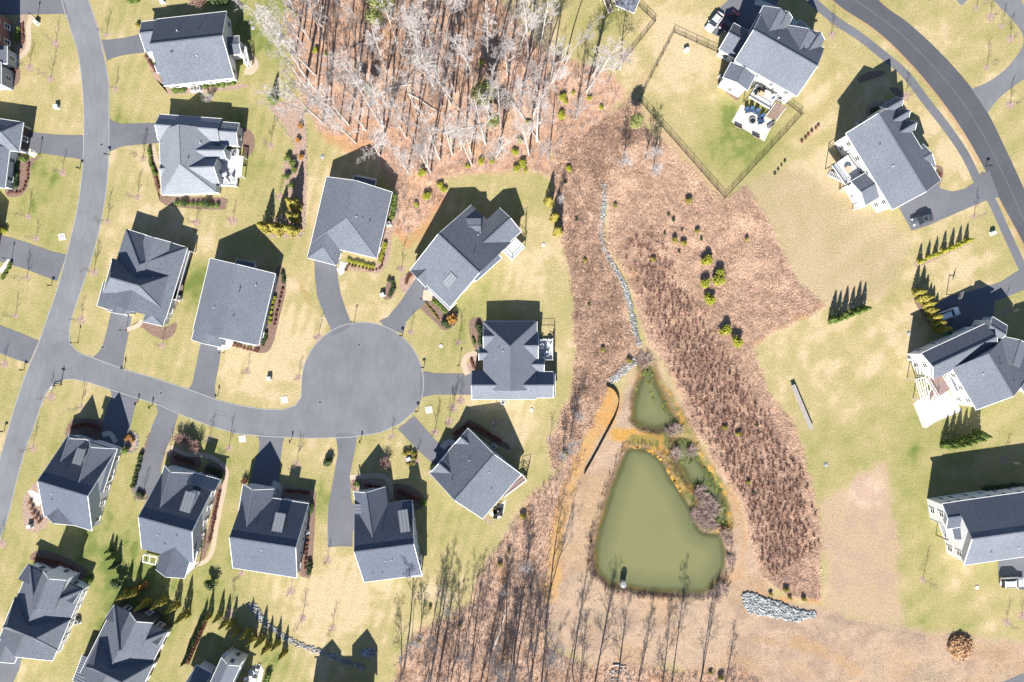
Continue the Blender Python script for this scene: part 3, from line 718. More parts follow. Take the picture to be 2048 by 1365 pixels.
def house(name, label, blocks, mat_='shingle', wall='white', garage=None, door=None, gdoor='gdoor', vents=3, win=True, seed=1):
    rnd = random.Random(seed)
    bs = [mkblk(d) for d in blocks]
    b0 = bs[0]
    c = pt(b0, b0.L / 2, b0.Wd / 2)
    root = empty(name, (c.x, c.y, 0)); off = Vector((c.x, c.y, 0))
    tag(root, label, 'house')
    def fin(mb, nm, m, parent=root, smooth=False):
        mb.v = [(x - off.x, y - off.y, z) for x, y, z in mb.v]
        return mb.build(nm, m, parent, smooth)
    for k, b in enumerate(bs):
        m = M[b.mat or mat_]; wm_ = M[b.wall or wall]
        L_, W_, ze, zr, th = b.L, b.Wd, b.ze, b.zr, .16
        hw = W_ / 2
        # ---- roof slab
        if b.typ == 'shed':
            topv = [(0, 0, ze), (L_, 0, ze), (L_, W_, zr), (0, W_, zr)]
            faces = [(0, 1, 2, 3)]; ring = [0, 1, 2, 3]
        else:
            ra = min(hw * .92, L_ * .45) if b.ends[0] == 'h' else 0
            rb = min(hw * .92, L_ * .45) if b.ends[1] == 'h' else 0
            topv = [(0, 0, ze), (L_, 0, ze), (L_, W_, ze), (0, W_, ze), (ra, hw, zr), (L_ - rb, hw, zr)]
            faces = [(0, 1, 5, 4), (2, 3, 4, 5)]; ring = [0, 1]
            if b.ends[1] == 'h': faces.append((1, 2, 5)); ring += [2]
            else: ring += [5, 2]
            if b.ends[0] == 'h': faces.append((3, 0, 4)); ring += [3]
            else: ring += [3, 4]
        n = len(topv)
        vt = [pt(b, *p) for p in topv]; vb = [p - Vector((0, 0, th)) for p in vt]
        fs = list(faces) + [tuple(i + n for i in reversed(f)) for f in faces]
        fs += [(ring[i], ring[i] + n, ring[(i + 1) % len(ring)] + n, ring[(i + 1) % len(ring)]) for i in range(len(ring))]
        mb = MB().add(vt + vb, fs)
        roof = fin(mb, 'metal_roof' if b.mat == 'metal_roof' else 'roof', m)
        # ridge cap and hip caps
        if b.typ != 'shed' and b.mat != 'metal_roof':
            cap = MB(); up = Vector((0, 0, .02))
            cap.beam(vt[4] + up, vt[5] + up, .26, .05)
            if b.ends[0] == 'h':
                cap.beam(vt[0] + up, vt[4] + up, .2, .04); cap.beam(vt[3] + up, vt[4] + up, .2, .04)
            if b.ends[1] == 'h':
                cap.beam(vt[1] + up, vt[5] + up, .2, .04); cap.beam(vt[2] + up, vt[5] + up, .2, .04)
            fin(cap, 'ridge_cap', m, roof)
        if b.mat == 'metal_roof':
            ns = max(2, int(L_ / .55))
            for i in range(ns + 1):
                s = min(max(L_ * i / ns, .06), L_ - .06)
                if b.typ == 'shed':
                    fin(MB().beam(pt(b, s, .03, ze + .03), pt(b, s, W_ - .03, zr + .03), .07, .07), 'seam', M['seam'], roof)
                else:
                    for t0 in (.03, W_ - .03):
                        fin(MB().beam(pt(b, s, t0, ze + .03), pt(b, s, hw, zr + .03), .07, .07), 'seam', M['seam'], roof)
        # fascia boards
        fa = MB(); tw = .09
        def edge(i, j, z=0.0):
            p, q = vt[i], vt[j]
            mm_ = (p + q) / 2
            if any(inside(x, Vector((mm_.x, mm_.y, 0)), -.1) for x in bs if x is not b): return
            if b.mat == 'metal_roof' and b.ze > 3.5: return
            d = (q - p); d.z = 0
            if d.length < .05: return
            o = Vector((d.y, -d.x, 0)).normalized()
            mid = (p + q) / 2; cc = pt(b, L_ / 2, hw); 
            if (mid - cc).dot(o) < 0: o = -o
            e = o * (tw / 2 - .01) + Vector((0, 0, -.10))
            fa.beam(p + e, q + e, tw, .2)
        for i in range(len(ring)):
            edge(ring[i], ring[(i + 1) % len(ring)])
        fin(fa, 'fascia', M['trim'], roof)
        # ---- walls
        if not b.nowall:
            o = b.oh; w = MB(); drop = th + .03
            if b.typ == 'shed':
                sl = (zr - ze) / W_
                prof = [(o, ze + sl * o - drop), (W_ - o, zr - sl * o - drop)]
                vv = [pt(b, s, t, b.z0) for s in (o, L_ - o) for t in (o, W_ - o)] + [pt(b, s, t, z) for s in (o, L_ - o) for t, z in prof]
                w.add(vv, [(0, 1, 3, 2), (4, 6, 7, 5), (0, 4, 5, 1), (2, 3, 7, 6), (0, 2, 6, 4), (1, 5, 7, 3)])
            else:
                sl = (zr - ze) / hw; zl = ze + sl * o - drop
                for si, s in enumerate((o, L_ - o)):
                    pass
                zta = zr - drop if b.ends[0] == 'g' else zl
                ztb = zr - drop if b.ends[1] == 'g' else zl
                vv = []
                for s, zt in ((o, zta), (L_ - o, ztb)):
                    vv += [pt(b, s, o, b.z0), pt(b, s, W_ - o, b.z0), pt(b, s, W_ - o, zl), pt(b, s, hw, zt), pt(b, s, o, zl)]
                w.add(vv, [(0, 1, 2, 3, 4), (9, 8, 7, 6, 5), (0, 5, 6, 1), (1, 6, 7, 2), (4, 9, 5, 0), (2, 7, 8, 3), (3, 8, 9, 4)])
            fin(w, 'wall', wm_)
            # ---- windows
            if win and not b.nowin:
                sides = [((b.oh, b.oh), b.u, L_ - 2 * b.oh, -b.v, ze), ((b.oh, W_ - b.oh), b.u, L_ - 2 * b.oh, b.v, zr if b.typ == 'shed' else ze),
                         ((b.oh, b.oh), b.v, W_ - 2 * b.oh, -b.u, ze), ((L_ - b.oh, b.oh), b.v, W_ - 2 * b.oh, b.u, ze)]
                for (s, t), dr, ln, nrm, hgt in sides:
                    base = pt(b, s, t)
                    mid = base + dr * (ln / 2)
                    if nrm.dot(Vector((-mid.x, -mid.y, 0)).normalized()) < .12: continue
                    nw = int(ln / 2.9)
                    for kx in range(nw):
                        q = base + dr * (ln * (kx + .5) / nw)
                        if any(inside(x, q + nrm * .5, .1) for x in bs if x is not b): continue
                        for st in range(max(1, int((hgt + .4) / 3.0))):
                            zz = 1.55 + 2.9 * st
                            if zz + .9 > hgt + .1 or zz - .85 < b.z0: continue
                            ang = math.atan2(nrm.y, nrm.x) - math.pi / 2
                            f = link(bpy.data.objects.new('window', WF), root); f.location = q - off + Vector((0, 0, zz)); f.rotation_euler = (0, 0, ang)
                            link(bpy.data.objects.new('pane', WP), f)
        b.roof = roof
    # vents on the main roof
    for i in range(vents):
        s = b0.L * (.2 + .6 * rnd.random()); t = b0.Wd * (rnd.choice((.62, .7, .8, .3)))
        z = b0.ze + (b0.zr - b0.ze) * (1 - abs(t - b0.Wd / 2) / (b0.Wd / 2)) if b0.typ != 'shed' else b0.ze
        if b0.ends[0] == 'h' and s < b0.Wd / 2: s = b0.L / 2
        if b0.ends[1] == 'h' and s > b0.L - b0.Wd / 2: s = b0.L / 2
        q = pt(b0, s, t, z - .3)
        fin(MB().cyl(q, .07, .75, 8), 'vent_pipe', M['trim'] if i % 2 else M['black'])
    # garage door: (block index, side 0..3, fraction along, width)
    def on_wall(bi, side, fr):
        b = bs[bi]; o = b.oh
        if side == 0: return pt(b, o + (b.L - 2 * o) * fr, o), -b.v
        if side == 1: return pt(b, o + (b.L - 2 * o) * fr, b.Wd - o), b.v
        if side == 2: return pt(b, o, o + (b.Wd - 2 * o) * fr), -b.u
        return pt(b, b.L - o, o + (b.Wd - 2 * o) * fr), b.u
    if garage:
        bi, side, fr, wd = garage
        q, nrm = on_wall(bi, side, fr); ang = math.atan2(nrm.y, nrm.x) - math.pi / 2
        g_ = MB()
        for r_ in range(4): g_.box((0, .04, .31 + .55 * r_), (wd, .08, .53))
        o = g_.build('garage_door', M[gdoor], root); o.location = q - off; o.rotation_euler = (0, 0, ang)
    if door:
        bi, side, fr = door
        q, nrm = on_wall(bi, side, fr); ang = math.atan2(nrm.y, nrm.x) - math.pi / 2
        o = MB().box((0, .04, 1.05), (1.0, .09, 2.05)).build('door', M['door'], root); o.location = q - off; o.rotation_euler = (0, 0, ang)
        h = MB().box((.38, .12, 1.0), (.05, .09, .16)).build('handle', M['grate'], o)
    root['_bs'] = 0
    del root['_bs']
    return root

def D(A, B, C, **k):
    return dict(A=A, B=B, C=C, **k)

def dormer(ax, ay, du, w, ln, ze, rise, **k):
    """gabled wing: outer-left corner, direction of ridge (px vec), px width to the right of it, px length"""
    l = math.hypot(*du); ux, uy = du[0] / l, du[1] / l
    B = (ax + ux * ln, ay + uy * ln); C = (B[0] - uy * w, B[1] + ux * w)
    return D((ax, ay), B, C, ze=ze, zr=ze + rise, **k)

H_ = house
H_('house', 'grey gabled house with long north slope, white wall and half round paver patio', [
    D((312, 39), (453, 23), (468, 156), ze=3.0, pitch=.58), D((284, 44), (350, 36.5), (357, 97), ze=2.97, pitch=.55, mat='shingle_blue'),
    D((311, 121), (340, 117), (344, 142), ze=2.9, pitch=.55), D((452, 75), (478, 72), (482, 108), ze=3.3, pitch=.3, typ='roof')],
   'shingle', 'white', garage=(1, 2, .5, 4.6), door=(2, 2, .5), vents=5, seed=1)
H_('house', 'pale grey roofed house with many hips, gables and a white railed rear terrace', [
    D((318, 262), (323, 390), (433, 386), ze=3.0, pitch=.6, ends='gh', mat='shingle_light'),
    D((320, 229), (444, 238), (440, 290), ze=3.05, pitch=.62, mat='shingle_light'), D((430, 243), (479, 247), (476, 292), ze=2.9, pitch=.55, mat='shingle_light'),
    D((385, 292), (452, 292), (452, 318), ze=3.6, pitch=1.0, mat='shingle_light'), D((375, 315), (436, 313), (437, 367), ze=3.3, pitch=.85, mat='shingle_light'),
    D((322, 322), (324, 290), (353, 291), ze=2.8, zr=4.6, typ='shed', mat='metal_roof'), D((322, 327), (345, 326), (346, 352), ze=3.0, pitch=.6, mat='shingle_light'), D((325, 277), (350, 278), (349, 296), ze=3.0, pitch=.6, mat='shingle_light')],
   'shingle_light', 'greysiding', garage=(1, 2, .5, 4.8), vents=2, seed=2)
H_('house', 'grey house beside the road with stepped garage wing and trellised side wall', [
    D((375, 496), (331, 640), (208, 602), ze=3.0, pitch=.5, ends='hg'), D((290, 471), (268, 552), (320, 566), ze=3.9, pitch=.72), D((225, 517), (343, 550), (322, 618), ze=3.4, pitch=1.25, ends='hh'),
    D((207, 563), (194, 612), (254, 631), ze=2.9, pitch=.4), D((283, 596), (255, 632), (262, 600), ze=2.9, pitch=.4, ends='gg'), D((338, 600), (326, 653), (287, 641), ze=2.9, pitch=.62, ends='gh'), D((232, 540), (214, 622), (252, 634), ze=2.92, pitch=.6)],
   'shingle', 'greysiding', garage=(6, 3, .5, 4.6), vents=2, seed=3)
H_('house', 'wide plain grey gable house with small dark rear porch', [
    D((420, 517), (386, 660), (517, 691), ze=3.0, pitch=.5, ends='gg'), D((402, 606), (383, 680), (441, 694), ze=2.9, pitch=.45), D((478, 640), (468, 681), (512, 691), ze=2.95, pitch=.5), D((474, 519), (511, 527), (508, 545), ze=2.6, zr=3.2, typ='shed', mat='shingle_dark')],
   'shingle_blue', 'greyblue', garage=(1, 3, .5, 4.8), door=(0, 3, .4), vents=5, seed=4)
H_('house', 'wide grey gable house at the wood edge with a curved driveway', [
    D((653, 354), (622, 486), (753, 519), ze=3.0, pitch=.5, ends='gh'), D((634, 440), (614, 516), (673, 531), ze=2.9, pitch=.5, ends='gh'), D((708, 352), (752, 362), (748, 385), ze=2.7, zr=3.1, typ='shed', mat='shingle_dark', nowall=True)],
   'shingle', 'greysiding', garage=(1, 3, .5, 4.8), vents=4, seed=5)
H_('house', 'angled grey house with metal entry roof and white corner deck', [
    D((820.5, 540), (900, 615), (1026, 489), ze=3.1, pitch=.5), D((999, 416), (935, 475), (979, 522), ze=3.15, pitch=.6), D((820, 541), (878, 487), (909, 521), ze=3.0, pitch=.55),
    D((856, 578), (898, 621), (913, 605), ze=2.7, zr=3.6, typ='shed', mat='metal_roof', nowall=True), D((884, 565), (897, 578), (916, 558), ze=4.4, zr=6.0, typ='shed', mat='metal_roof'), D((930, 437), (962, 437), (955, 470), ze=4.6, pitch=.2),
    D((1003, 517), (952, 563), (944, 553), ze=2.7, zr=3.7, typ='shed', mat='shingle_dark')],
   'shingle', 'white', garage=(0, 0, .2, 4.6), vents=2, seed=6)
H_('house', 'grey multi hipped house beside the cul de sac with a white railed patio', [
    D((1074, 643), (1074, 780), (966, 780), ze=3.0, pitch=.68, ends='hg'), D((944, 741), (1073, 741), (1073, 799), ze=2.95, pitch=.68), D((967, 647), (1015, 647), (1015, 700), ze=3.0, pitch=.6),
    D((1010, 664), (1076, 664), (1076, 720), ze=3.0, pitch=.66), D((958, 693), (995, 693), (995, 721), ze=2.9, pitch=.6), D((1040, 715), (1088, 715), (1088, 744), ze=2.9, pitch=.6), D((1060, 744), (1106, 744), (1106, 796), ze=2.85, pitch=.66), D((1085, 746), (1110, 746), (1110, 794), ze=2.4, pitch=.4, ends='gh')],
   'shingle_blue', 'greysiding', garage=(1, 2, .5, 4.8), door=(4, 2, .5), vents=2, seed=7)
H_('house', 'dark grey house with two steep front gables and a siding wall along its east side', [
    D((137, 870), (233, 899), (184, 1062), ze=3.0, pitch=.63), D((177, 880), (149, 966), (206, 985), ze=3.2, zr=7.4), D((137, 868), (117, 930), (153, 942), ze=3.0, zr=5.9),
    D((154, 896), (172, 901), (162, 932), ze=7.0, zr=7.35, typ='shed', mat='metal_roof'), D((165, 1000), (148, 1051), (92, 1033), ze=2.95, pitch=.7)],
   'shingle_dark', 'greysiding', garage=(1, 2, .5, 4.6), gdoor='gdoor', vents=3, seed=8)
H_('house', 'dark grey house with metal porch roof, rear white pergola and a long curving walk', [
    D((325, 945), (428, 973), (386, 1126), ze=3.0, pitch=.63), D((329, 931), (306, 1012), (363, 1028), ze=3.1, zr=6.6), D((384, 945), (440, 960), (434, 984), ze=3.0, zr=4.4, typ='shed', mat='metal_roof'),
    D((371, 982), (392, 988), (382, 1028), ze=7.0, zr=7.35, typ='shed', mat='metal_roof'), D((391, 1085), (369, 1157), (311, 1141), ze=2.95, pitch=.6), D((400, 1050), (392, 1098), (380, 1096), ze=3.2, pitch=.6)],
   'shingle_dark', 'greysiding', garage=(1, 2, .5, 4.6), door=(2, 0, .3), vents=3, seed=9)
H_('house', 'dark grey house with one metal dormer and a broad garage gable over the driveway', [
    D((489, 988), (617, 1008), (593, 1156), ze=3.0, pitch=.60), D((486, 969), (471, 1062), (533, 1072), ze=3.1, zr=6.3), D((551, 1025), (572, 1029), (563, 1083), ze=6.0, zr=6.5, typ='shed', mat='metal_roof')],
   'shingle_dark', 'greysiding', garage=(1, 2, .5, 4.8), door=(0, 0, .55), vents=3, seed=10)
H_('house', 'dark grey house with two metal panels, tiny south dormers and a glazed porch', [
    D((709, 1016), (824, 1001), (843, 1150), ze=3.0, pitch=.60), D((707, 984), (721, 1080), (784, 1071), ze=3.1, zr=6.3), D((795, 1022), (815, 1019), (821, 1063), ze=6.0, zr=6.5, typ='shed', mat='metal_roof'), D((709, 1029), (707, 1008), (730, 1005), ze=3.6, zr=5.0, typ='shed', mat='metal_roof'),
    D((734, 1161), (776, 1155), (774, 1140), ze=2.6, zr=3.3, typ='shed'), D((812, 1156), (845, 1152), (842, 1134), ze=2.6, zr=3.3, typ='shed'),
    dormer(743, 1147, (-.1, -1), 8, 16, 3.7, .6, oh=.1, nowin=True), dormer(762, 1145, (-.1, -1), 8, 16, 3.7, .6, oh=.1, nowin=True), dormer(818, 1137, (-.1, -1), 8, 16, 3.7, .6, oh=.1, nowin=True), dormer(834, 1135, (-.1, -1), 8, 16, 3.7, .6, oh=.1, nowin=True)],
   'shingle_dark', 'greysiding', garage=(3, 0, .5, 2.4), vents=4, seed=11)
H_('house', 'square grey house set diagonally with two small front gables', [
    D((936, 857), (859, 946), (967, 1036), ze=3.0, pitch=.55), D((898, 903), (938, 937), (901, 980), ze=2.98, pitch=.62), D((935, 858), (972, 889), (946, 920), ze=2.97, pitch=.6)],
   'shingle', 'greyblue', garage=(1, 2, .5, 4.6), vents=4, seed=12)
H_('house', 'blue grey house with a two storey windowed north gable and a driveway on its west', [
    D((166, 1180), (105, 1322), (-2, 1278), ze=3.2, pitch=.55, ends='hg'), D((86, 1143), (62, 1203), (108, 1222), ze=5.4, pitch=.75), D((30, 1195), (140, 1240), (112, 1300), ze=3.4, pitch=1.3, ends='hh'), D((56, 1128), (165, 1177), (150, 1210), ze=3.0, zr=4.2, typ='shed'), D((18, 1240), (-12, 1310), (28, 1328), ze=2.9, pitch=.6)],
   'shingle', 'white', vents=3, seed=13)
H_('house', 'blue grey house with white framed rear windows beside the evergreen screen', [
    D((336, 1264), (268, 1400), (160, 1347), ze=3.2, pitch=.55, ends='hg'), D((259, 1226), (232, 1286), (278, 1308), ze=5.0, pitch=.75), D((200, 1275), (308, 1327), (278, 1386), ze=3.4, pitch=1.3, ends='hh'), D((229, 1209), (334, 1262), (318, 1292), ze=3.0, zr=4.2, typ='shed'), D((165, 1310), (145, 1362), (185, 1380), ze=2.8, zr=3.4, typ='shed', mat='metal_roof')],
   'shingle', 'darksiding', vents=2, seed=14)
H_('house', 'grey house with a narrow tall rear gable, glazed pergola and furnished stone patio', [
    D((443, 1316), (405, 1400), (442, 1418), ze=5.6, pitch=.7), D((393, 1331), (424, 1348), (395, 1410), ze=3.4, pitch=.5), D((390, 1365), (480, 1410), (450, 1470), ze=5.5, pitch=.6)],
   'shingle_blue', 'white', vents=1, seed=15)
H_('house', 'grey twin gabled house just south of the riprap ditch', [
    D((600, 1425), (720, 1425), (720, 1520), ze=6.0, pitch=.7), D((655, 1415), (655, 1470), (610, 1470), ze=6.0, pitch=.8), D((728, 1410), (728, 1470), (676, 1470), ze=6.4, pitch=.95)],
   'shingle', 'white', vents=0, win=False, seed=16)
H_('house', 'brick fronted house with white framed window and porch beside a pale driveway', [
    D((-14, 14), (-14, 118), (-130, 118), ze=5.8, pitch=.55, wall='brick'), D((14, 92), (14, 128), (-60, 128), ze=3.4, pitch=.4), D((2, 125), (2, 170), (-80, 170), ze=4.0, pitch=.5)],
   'shingle', 'greyblue', vents=0, seed=17)
H_('house', 'small grey hip roofed house with dark garage door and white porch posts', [
    D((-70, 228), (47, 245), (38, 304), ze=3.0, pitch=.62, ends='gh'), D((20, 296), (10, 377), (-90, 366), ze=3.0, pitch=.5)],
   'shingle_blue', 'greysiding', garage=(0, 3, .5, 4.6), gdoor='gdoor_dark', vents=0, seed=18)
H_('house', 'grey house mostly hidden behind its shrubs west of the road', [
    D((-12, 440), (-22, 500), (-130, 480), ze=3.2, pitch=.6)], 'shingle', 'brick', vents=0, seed=19)
H_('house', 'large white two storey house with dark grey gables and a fenced back yard', [
    D((1469, 122), (1594, 193), (1649, 97), ze=6.0, pitch=.55, mat='shingle_blue'), D((1527, 12), (1497, 68), (1552, 99), ze=6.05, pitch=.62), D((1573, 50), (1553, 92), (1625, 131), ze=6.0, pitch=.5), D((1560, 22), (1545, 50), (1570, 63), ze=6.1, pitch=.8), D((1622, 62), (1598, 98), (1625, 118), ze=6.1, pitch=.8),
    D((1438, 99), (1472, 118), (1503, 66), ze=3.4, pitch=.55), D((1462, 125), (1446, 155), (1495, 182), ze=5.4, pitch=.3), D((1600, 40), (1635, 70), (1628, 84), ze=3.0, zr=3.8, typ='shed', mat='metal_roof', nowall=True)],
   'shingle', 'white', garage=(5, 2, .5, 4.0), vents=3, seed=20)
H_('house', 'white two storey house with three dark dormers and a raised rear deck', [
    D((1692, 267), (1785, 420), (1882, 361), ze=6.2, pitch=.55, mat='shingle_blue'), D((1846, 288), (1795, 318), (1822, 360), ze=5.9, pitch=.35),
    dormer(1804, 214, (-.86, .5), 22, 38, 6.4, 1.6), dormer(1817, 237, (-.86, .5), 22, 38, 6.4, 1.6), dormer(1830, 260, (-.86, .5), 22, 38, 6.4, 1.6),
    D((1702, 363), (1731, 346), (1761, 394), ze=4.4, pitch=.4), D((1824, 398), (1840, 386), (1822, 360), ze=3.0, pitch=.3)],
   'shingle', 'white', garage=(0, 3, .75, 4.8), vents=2, seed=21)
H_('house', 'white walled house with cascading grey gables, brown deck and pale stone terrace', [
    D((1904, 737), (1953, 820), (2055, 762), ze=6.0, pitch=.55, mat='shingle_blue'), D((1843, 707), (1970, 648), (1994, 700), ze=5.8, pitch=.62), D((1985, 634), (2015, 652), (1996, 690), ze=5.6, pitch=.5), D((2000, 672), (1985, 720), (2040, 745), ze=6.0, pitch=.6),
    D((2060, 690), (2010, 760), (2050, 790), ze=6.0, pitch=.6), D((1892, 740), (1913, 783), (1922, 778), ze=3.2, zr=3.9, typ='shed')],
   'shingle', 'white', garage=(1, 0, .6, 4.8), vents=3, seed=22)
H_('house', 'white gabled house with brick base, small white balcony and a driveway to the south', [
    D((1910, 1004), (2130, 973), (2148, 1100), ze=6.0, pitch=.6, mat='shingle_blue'), D((1885, 1008), (1932, 1001), (1939, 1052), ze=5.9, pitch=.45), D((1903, 1053), (1909, 1080), (1930, 1076), ze=5.0, zr=6.2, typ='shed')],
   'shingle_dark', 'white', garage=(0, 1, .75, 4.8), vents=4, seed=23)
H_('house', 'house with white rear stairs and small hip roofed porch above the fence corner', [
    D((1200, -90), (1290, -90), (1290, -30), ze=6.0, pitch=.55), D((1247, -30), (1285, -14), (1263, 24), ze=3.4, pitch=.45, ends='hh', nowall=True)], 'shingle', 'white', vents=0, win=False, seed=24)

# ---------------------------------------------------------------- vegetation builders
def gen_bare(seed, h, r0, n1, spread, first=.35, fork=False, lv=(6, 5, 3), tw=.028):
    rnd = random.Random(seed)
    trunk = MB(); crown = MB()
    def rdir(d, ang):
        ax = Vector((rnd.uniform(-1, 1), rnd.uniform(-1, 1), rnd.uniform(-1, 1)))
        s = d.cross(ax)
        if s.length < 1e-3: s = Vector((1, 0, 0))
        return (d * math.cos(ang) + s.normalized() * math.sin(ang)).normalized()
    def branch(p, d, ln, r, level):
        nseg = (7, 4, 3, 2, 1)[level]; sides = (8, 5, 4, 3, 3)[level]
        pts = [p]; rr = [r]; dd = d
        for i in range(nseg):
            dd = (rdir(dd, rnd.uniform(0, (.10, .22, .3, .35, .3)[level])) + Vector((0, 0, (.06, .16, .10, .05, 0)[level]))).normalized()
            pts.append(pts[-1] + dd * (ln / nseg)); rr.append(max(r * (1 - .8 * (i + 1) / nseg), tw * .5))
        (trunk if level == 0 else crown).tube(pts, rr, sides, caps=False)
        if level >= 4 or (level == 3 and lv[2] == 0): return
        cnt = (n1, lv[0], lv[1], lv[2])[level]
        if level == 0 and fork: cnt = n1
        for k in range(cnt):
            t = (first + (1 - first) * (k + rnd.random()) / cnt) if level == 0 else (.25 + .75 * (k + rnd.random()) / cnt)
            f = t * nseg; i = min(int(f), nseg - 1); q = pts[i].lerp(pts[i + 1], f - i)
            base_d = (pts[i + 1] - pts[i]).normalized()
            if level == 0:
                l2 = h * spread * (1.15 - .75 * t) * rnd.uniform(.7, 1.15); ang = rnd.uniform(.55, 1.05)
            else:
                l2 = ln * rnd.uniform(.38, .62) * (1.1 - .45 * t); ang = rnd.uniform(.45, .95)
            branch(q, rdir(base_d, ang), l2, max(rr[i] * (.42 if level == 0 else .55), tw), level + 1)
    branch(Vector((0, 0, -.4)), Vector((rnd.uniform(-.03, .03), rnd.uniform(-.03, .03), 1)), h * .95, r0, 0)
    if fork:
        branch(Vector((0, 0, h * .2)), Vector((rnd.uniform(-.3, .3), rnd.uniform(-.3, .3), 1)).normalized(), h * .72, r0 * .65, 0)
    return trunk, crown

def mesh_of(mb, name, m, smooth=False):
    me = mb.mesh(name); me.materials.append(m)
    if smooth: me.polygons.foreach_set('use_smooth', [True] * len(me.polygons))
    return me

def leafcloud(seed, n, shape, size, zsq=1.0):
    """n leaf-sized faces spread through a volume; shape(rnd) -> (point, outward)"""
    rnd = random.Random(seed); mb = MB()
    for i in range(n):
        p, o = shape(rnd)
        s = size * rnd.uniform(.6, 1.35)
        a = Vector((rnd.gauss(0, 1), rnd.gauss(0, 1), rnd.gauss(0, .6))).normalized()
        nrm = (o * .8 + Vector((rnd.gauss(0, .6), rnd.gauss(0, .6), rnd.gauss(0, .5) + .25))).normalized()
        t = nrm.cross(a)
        if t.length < 1e-3: continue
        t.normalize(); u = nrm.cross(t)
        mb.add([p - t * s * .5, p + u * s * .45, p + t * s * .6, p - u * s * .4], [(0, 1, 2, 3)])
    return mb

def ball(r, h, lumps=0, seed=0):
    rr = random.Random(seed)
    L_ = [(Vector((rr.uniform(-.45, .45) * r, rr.uniform(-.45, .45) * r, h * rr.uniform(.35, .7))), r * rr.uniform(.45, .75)) for _ in range(lumps)]
    def f(rnd):
        if L_:
            c, q = rnd.choice(L_); hh = q * .85
        else:
            c, q = Vector((0, 0, h * .5)), r; hh = h * .5
        o = Vector((rnd.gauss(0, 1), rnd.gauss(0, 1), rnd.gauss(0, 1))).normalized()
        k = rnd.random() ** .33 * rnd.uniform(.75, 1.06)
        p = c + Vector((o.x * q * k, o.y * q * k, o.z * hh * k))
        if p.z < .05: p.z = .05 + rnd.random() * .1
        return p, o
    return f
def cone(r, h, seed=0):
    rr = random.Random(seed); ph = rr.uniform(0, 6)
    def f(rnd):
        t = rnd.random() ** 1.25
        a = rnd.uniform(0, 6.283)
        q = r * (1 - t) ** .72 * (.86 + .2 * math.sin(3 * a + ph + 7 * t)) * (.55 + .5 * rnd.random() ** .5)
        o = Vector((math.cos(a), math.sin(a), .45)).normalized()
        return Vector((math.cos(a) * q, math.sin(a) * q, .15 + t * (h - .15))), o
    return f

PROTO = {}
def proto(key, parts):
    PROTO[key] = parts            # list of (part name, mesh); one part only -> plain mesh thing
def place(key, name, px, py, sc=1.0, rz=None, label=None, cat=None, group=None, z=None, szz=None):
    rz = RND.uniform(0, 6.283) if rz is None else rz
    p = P(px, py, 0); p.z = ground_z(px, py) if z is None else z
    parts = PROTO[key]
    s3 = (sc, sc, sc * (szz or 1))
    if len(parts) == 1:
        o = link(bpy.data.objects.new(name, parts[0][1])); o.location = p; o.rotation_euler = (0, 0, rz); o.scale = s3
    else:
        o = empty(name, p, rz); o.scale = s3
        for nm, me in parts: link(bpy.data.objects.new(nm, me), o)
    if name == 'bare_tree': o.rotation_euler = (RND.gauss(0, .045), RND.gauss(0, .045), rz)
    return tag(o, label, cat, group)
RND = random.Random(77)

tall = []
KINDS = [('slender', 27, .20, 15, .17, .45, False), ('broad crowned', 24, .27, 16, .26, .35, False), ('forked', 25, .24, 11, .21, .35, True), ('straight stemmed', 29, .22, 15, .16, .5, False), ('spreading', 21, .22, 17, .28, .28, False), ('twin stemmed', 22, .20, 10, .2, .3, True)]
for i, (nm, h, r0, n1, sp, fi, fk) in enumerate(KINDS):
    t, c = gen_bare(100 + i, h, r0, n1, sp, fi, fk, lv=(6, 5, 3) if not fk else (5, 4, 3), tw=.021)
    for tone, bm_, tm_ in (('pale', 'bark_pale', 'twig_pale'), ('grey', 'bark_grey', 'bark_grey')):
        proto('tall_%s_%d' % (tone, i), [('trunk', mesh_of(t, 'trunk', M[bm_], True)), ('crown', mesh_of(c, 'crown', M[tm_]))])
for i in range(3):
    t, c = gen_bare(200 + i, 4.6, .055, 13, .30, .3, False, lv=(4, 3, 0), tw=.012)
    proto('young_%d' % i, [('trunk', mesh_of(t, 'trunk', M['bark_grey'])), ('crown', mesh_of(c, 'crown', M['twig_dark']))])
for i in range(2):
    t, c = gen_bare(220 + i, 9.0, .13, 14, .30, .25, True, lv=(5, 4, 2), tw=.02)
    proto('mid_%d' % i, [('trunk', mesh_of(t, 'trunk', M['bark_grey'])), ('crown', mesh_of(c, 'crown', M['twig_pale']))])
for i, lm in enumerate(('leaf_yellow', 'leaf_lime', 'leaf_dark', 'leaf_green', 'leaf_orange')):
    cm = leafcloud(300 + i, 1100, cone(1.0, 4.2, i), .26)
    tr = MB().tube([(0, 0, -.2), (0, 0, 3.0)], [.09, .03], 6)
    proto('conifer_' + lm, [('trunk', mesh_of(tr, 'trunk', M['bark_dark'])), ('crown', mesh_of(cm, 'crown', M[lm]))])
for i, lm in enumerate(('leaf_green', 'leaf_dark', 'leaf_lime', 'leaf_yellow', 'leaf_orange', 'leaf_red')):
    proto('shrub_' + lm, [('foliage', mesh_of(leafcloud(400 + i, 260, ball(.5, .85), .16), 'foliage', M[lm]))])
    proto('bush_' + lm, [('foliage', mesh_of(leafcloud(420 + i, 900, ball(1.0, 1.6, 9, i), .2), 'foliage', M[lm]))])
cm = leafcloud(450, 3600, ball(2.7, 5.2, 16, 3), .34)
cm.v = [(x, y, z + 5.2) for x, y, z in cm.v]
proto('pine', [('trunk', mesh_of(MB().tube([(0, 0, -.3), (.1, 0, 5), (0, .1, 9.5)], [.2, .14, .04], 7), 'trunk', M['bark_grey'])), ('crown', mesh_of(cm, 'crown', M['leaf_pine']))])
